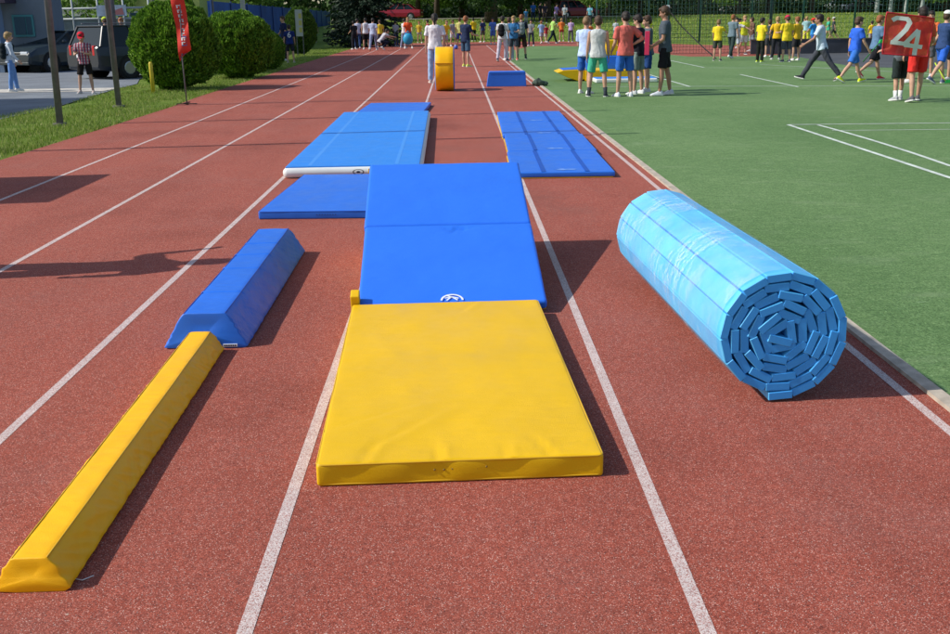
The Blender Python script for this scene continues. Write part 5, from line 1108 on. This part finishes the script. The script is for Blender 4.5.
def grow_tree(name, x, y, z, h, cr, label, m, n=5000, lsize=.3, base=.3, tr_=.22, lobes=9, seed=1, cat='tree', group='broadleaf trees on the bank', hang=0):
    rnd = random.Random(seed); t = empty(name, (x, y, z), rnd.uniform(0, 6)); tag(t, label, cat, group)
    mb = MB(); mb.tube([(0, 0, -.3), (rnd.uniform(-.1, .1), 0, h * base * .8), (rnd.uniform(-.3, .3), rnd.uniform(-.3, .3), h * .6), (0, 0, h * .85)], [tr_ * 1.25, tr_, tr_ * .6, tr_ * .15], 10)
    cs = []
    for i in range(lobes):
        a = i * 2.4 + rnd.uniform(-.4, .4); zz = h * (base + (1 - base) * (i + .5) / lobes * .95); rr = cr * (.62 * math.sin(math.pi * min(1, .25 + .75 * (i + .5) / lobes)) + .1) * rnd.uniform(.8, 1.15); c = V3(math.cos(a) * rr, math.sin(a) * rr, zz); cs.append(c)
        mb.tube([(0, 0, zz * .72), (c.x * .5, c.y * .5, zz * .9), tuple(c)], [tr_ * .4, tr_ * .25, tr_ * .08], 6)
    mb.build('trunk', BARK, t, smooth=True); P_ = []
    for c in cs:
        for q in range(3):
            r0 = cr * rnd.uniform(.26, .46); p, d = blob_pts(max(60, n // (lobes * 3)), r0, r0, r0 * .7, rnd.uniform(0, 99), .5, 1.5, .35); P_.append(p + np.array([c.x + rnd.uniform(-.3, .3) * cr, c.y + rnd.uniform(-.3, .3) * cr, c.z + rnd.uniform(-.15, .12) * h - hang * rnd.random()]))
    p = np.concatenate(P_); p = p[p[:, 2] > .9]; quads_obj('crown', leaf_quads(p, lsize, up=np.array([0, 0, .4])), m, t); return t
# spruce
def spruce(x, y, h, r, label, seed=3):
    rnd = random.Random(seed); t = empty('spruce_tree', (x, y, 0)); tag(t, label, 'tree'); mb = MB(); mb.tube([(0, 0, -.2), (0, 0, h)], [.2, .03], 10); mb.build('trunk', BARK, t); P_ = []; U = []
    n_l = 34
    for i in range(n_l):
        zz = .5 + (h - .6) * i / n_l; rr = r * (1 - i / n_l) ** .8 + .15
        for j in range(11):
            a = rnd.uniform(0, 6.28); L_ = rr * rnd.uniform(.75, 1.12); s = np.linspace(.08, 1, 30)[:, None]
            d = np.array([[math.cos(a), math.sin(a), 0]]); q = d * s * L_ + np.array([[0, 0, 1]]) * (zz - .35 * L_ * s ** 1.3 + .1 * L_ * s ** 4)
            q = np.repeat(q, 4, 0) + rng.normal(size=(120, 3)) * np.array([.10, .10, .05]); P_.append(q); U.append(np.repeat(d + [[0, 0, -.35]], 120, 0))
    p = np.concatenate(P_); u = np.concatenate(U); k = p[:, 2] > .05; quads_obj('crown', leaf_quads(p[k], .11, up=u[k] * 1.5, jitter=.5), NEED, t)
spruce(sx(362, 58) - .1, 63, 11, 2.3, 'dark spruce tree behind the people in white at the left end of the track')
spruce(sx(346, 66), 74, 10, 2.2, 'dark spruce tree at the end of the blue wall', 8)
spec = [(418, 104, LEAFL, .35, 3), (437, 100, LEAFL, .3, 4), (462, 106, LEAFM, .32, 5), (491, 92, LEAFD, .34, 6), (520, 108, LEAFM, .33, 7), (548, 96, LEAFD, .42, 8), (557, 97.5, LEAFM, .42, 9), (608, 104, LEAFL, .3, 10), (640, 108, LEAFM, .3, 11), (700, 106, LEAFM, .26, 12), (738, 103, LEAFL, .3, 13), (768, 108, LEAFM, .3, 14), (812, 104, LEAFD, .3, 15), (858, 106, LEAFM, .3, 16), (900, 109, LEAFD, .28, 17), (945, 104, LEAFL, .28, 18), (990, 106, LEAFM, .3, 19), (392, 112, LEAFD, .3, 20)]
place = ['above the red car', 'right of the red car', 'above the woman in white', 'with the thick dark trunk behind the black backpack', 'behind the grey backpack', 'behind the blue jacket', 'behind the lime green t-shirt', 'right of the red hatchback', 'behind the boy in salmon red', 'left behind the cord net', 'above the row of pale cars', 'behind the yellow t-shirt standing alone', 'behind the red cap', 'behind the royal blue t-shirt', 'behind the red flag', 'behind the white cap', 'beyond the right edge of the picture', 'left of the red car in the shade']
for (px_, Y, m_, base, sd), pl_ in zip(spec, place):
    x_ = W(px_, 8, Y)[0]; hh = 8 + 4 * random.Random(sd).random()
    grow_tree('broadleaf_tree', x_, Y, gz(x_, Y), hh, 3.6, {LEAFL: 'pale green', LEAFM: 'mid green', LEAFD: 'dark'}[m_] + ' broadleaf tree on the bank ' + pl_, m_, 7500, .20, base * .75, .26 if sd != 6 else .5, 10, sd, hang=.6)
for i, (x_, Y, pl_) in enumerate(((-19, 60, 'behind the rail fence'), (-24, 52, 'behind the grey building'), (-17, 80, 'left behind the blue wall'), (-19, 95, 'far behind the blue wall'), (-15.5, 70, 'over the middle of the blue wall'), (-26, 84, 'beyond the grey block'))):
    grow_tree('broadleaf_tree', x_, Y, 0, 9, 3.4, 'leafy tree ' + pl_, LEAFM if i % 2 else LEAFL, 6500, .2, .18, .22, 9, 40 + i, group='broadleaf trees on the left')
# far-off wood that closes the view
n = 90000; cx_ = rng.uniform(-60, 120, n); cy_ = rng.uniform(128, 150, n); cz_ = rng.uniform(0, 1, n) ** .8
tops = np.array([9 + 4.5 * mnoise.noise(Vector((a * .09, b * .05, 0))) + 2.5 * mnoise.noise(Vector((a * .35, b * .2, 3))) for a, b in zip(cx_, cy_)])
p = np.stack([cx_, cy_, 1.2 + cz_ * tops], 1); dens = np.array([mnoise.noise(Vector((a[0] * .35, a[1] * .3, a[2] * .5))) for a in p]); p = p[dens > -.16]
wo = quads_obj('woods', leaf_quads(p, .5, up=np.array([0, 0, .3])), m_leaf('wood_leaf', [(.015, .04, .012), (.03, .07, .018), (.055, .11, .03), (.09, .15, .04)], .25)); tag(wo, 'dense far-off wood closing the view behind the bank', 'wood', kind='stuff')
# shaded undergrowth under the trees
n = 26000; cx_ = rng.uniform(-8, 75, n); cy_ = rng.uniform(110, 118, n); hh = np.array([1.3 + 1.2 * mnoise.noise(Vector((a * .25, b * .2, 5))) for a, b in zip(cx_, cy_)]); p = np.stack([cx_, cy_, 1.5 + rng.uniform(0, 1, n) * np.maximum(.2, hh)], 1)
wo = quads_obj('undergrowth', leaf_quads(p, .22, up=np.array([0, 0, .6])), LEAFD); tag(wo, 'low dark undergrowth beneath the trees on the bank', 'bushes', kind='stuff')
# grass blades on the strip left of the track and tufts further off
def blades(name, n, fn, h, w, m, label):
    P_ = fn(n); n = len(P_); a = rng.uniform(0, 6.28, n); b = rng.normal(size=(n, 2)) * .4; hh = h * rng.uniform(.5, 1.3, n); d = np.stack([np.cos(a), np.sin(a)], 1) * w / 2
    v = np.zeros((n, 4, 3)); v[:, 0, :2] = P_[:, :2] - d; v[:, 1, :2] = P_[:, :2] + d; v[:, 2, :2] = P_[:, :2] + d * .3 + b * hh[:, None]; v[:, 3, :2] = P_[:, :2] - d * .3 + b * hh[:, None]
    v[:, :2, 2] = (P_[:, 2] - .005)[:, None]; v[:, 2:, 2] = (P_[:, 2] + hh)[:, None]; o = quads_obj(name, v.reshape(-1, 3), m); tag(o, label, 'grass', kind='stuff')
GB = m_leaf('grass_blade', [(.08, .15, .015), (.17, .27, .03), (.27, .37, .055), (.46, .43, .18)], .3)
ex = [p_ for p_ in LEFT[:12]]
def left_edge(y): return np.interp(y, [p_[1] for p_ in ex[1:]], [p_[0] for p_ in ex[1:]])
def inlot(x, y): # right edge of the asphalt lot
    return np.interp(y, [0, 14, 17.4, 20.5, 25.2, 28.5, 30, 36, 60], [-20, -9.4, -8.25, -8.0, -8.45, -8.6, -9.2, -10.2, -14])
def fstrip(n):
    y = 8 + 52 * rng.uniform(0, 1, n) ** 1.7; x = left_edge(y) + .02 - rng.uniform(0, 9, n) * rng.uniform(.1, 1, n); k = (x > inlot(x, y) + .03); 
    y = y[k]; x = x[k]; q = np.array([mnoise.noise(Vector((a * 1.1, b * .6, 0))) + .6 * mnoise.noise(Vector((a * 4, b * 3, 2))) for a, b in zip(x, y)]); k = q > rng.uniform(-.55, .35, len(q)); y = y[k]; x = x[k]; return np.stack([x, y, np.zeros(len(x))], 1)
blades('grass', 210000, fstrip, .045, .010, GB, 'short mown grass on the strip between the track and the parking lot')
def fbank(n):
    x = rng.uniform(-8, 40, n); y = rng.uniform(60, 100, n); z = np.array([gz(a, b) for a, b in zip(x, y)]); k = (y > 70) ; return np.stack([x, y, z], 1)[k]
blades('grass', 60000, fbank, .10, .05, GB, 'grass on the bank beyond the far end of the field')
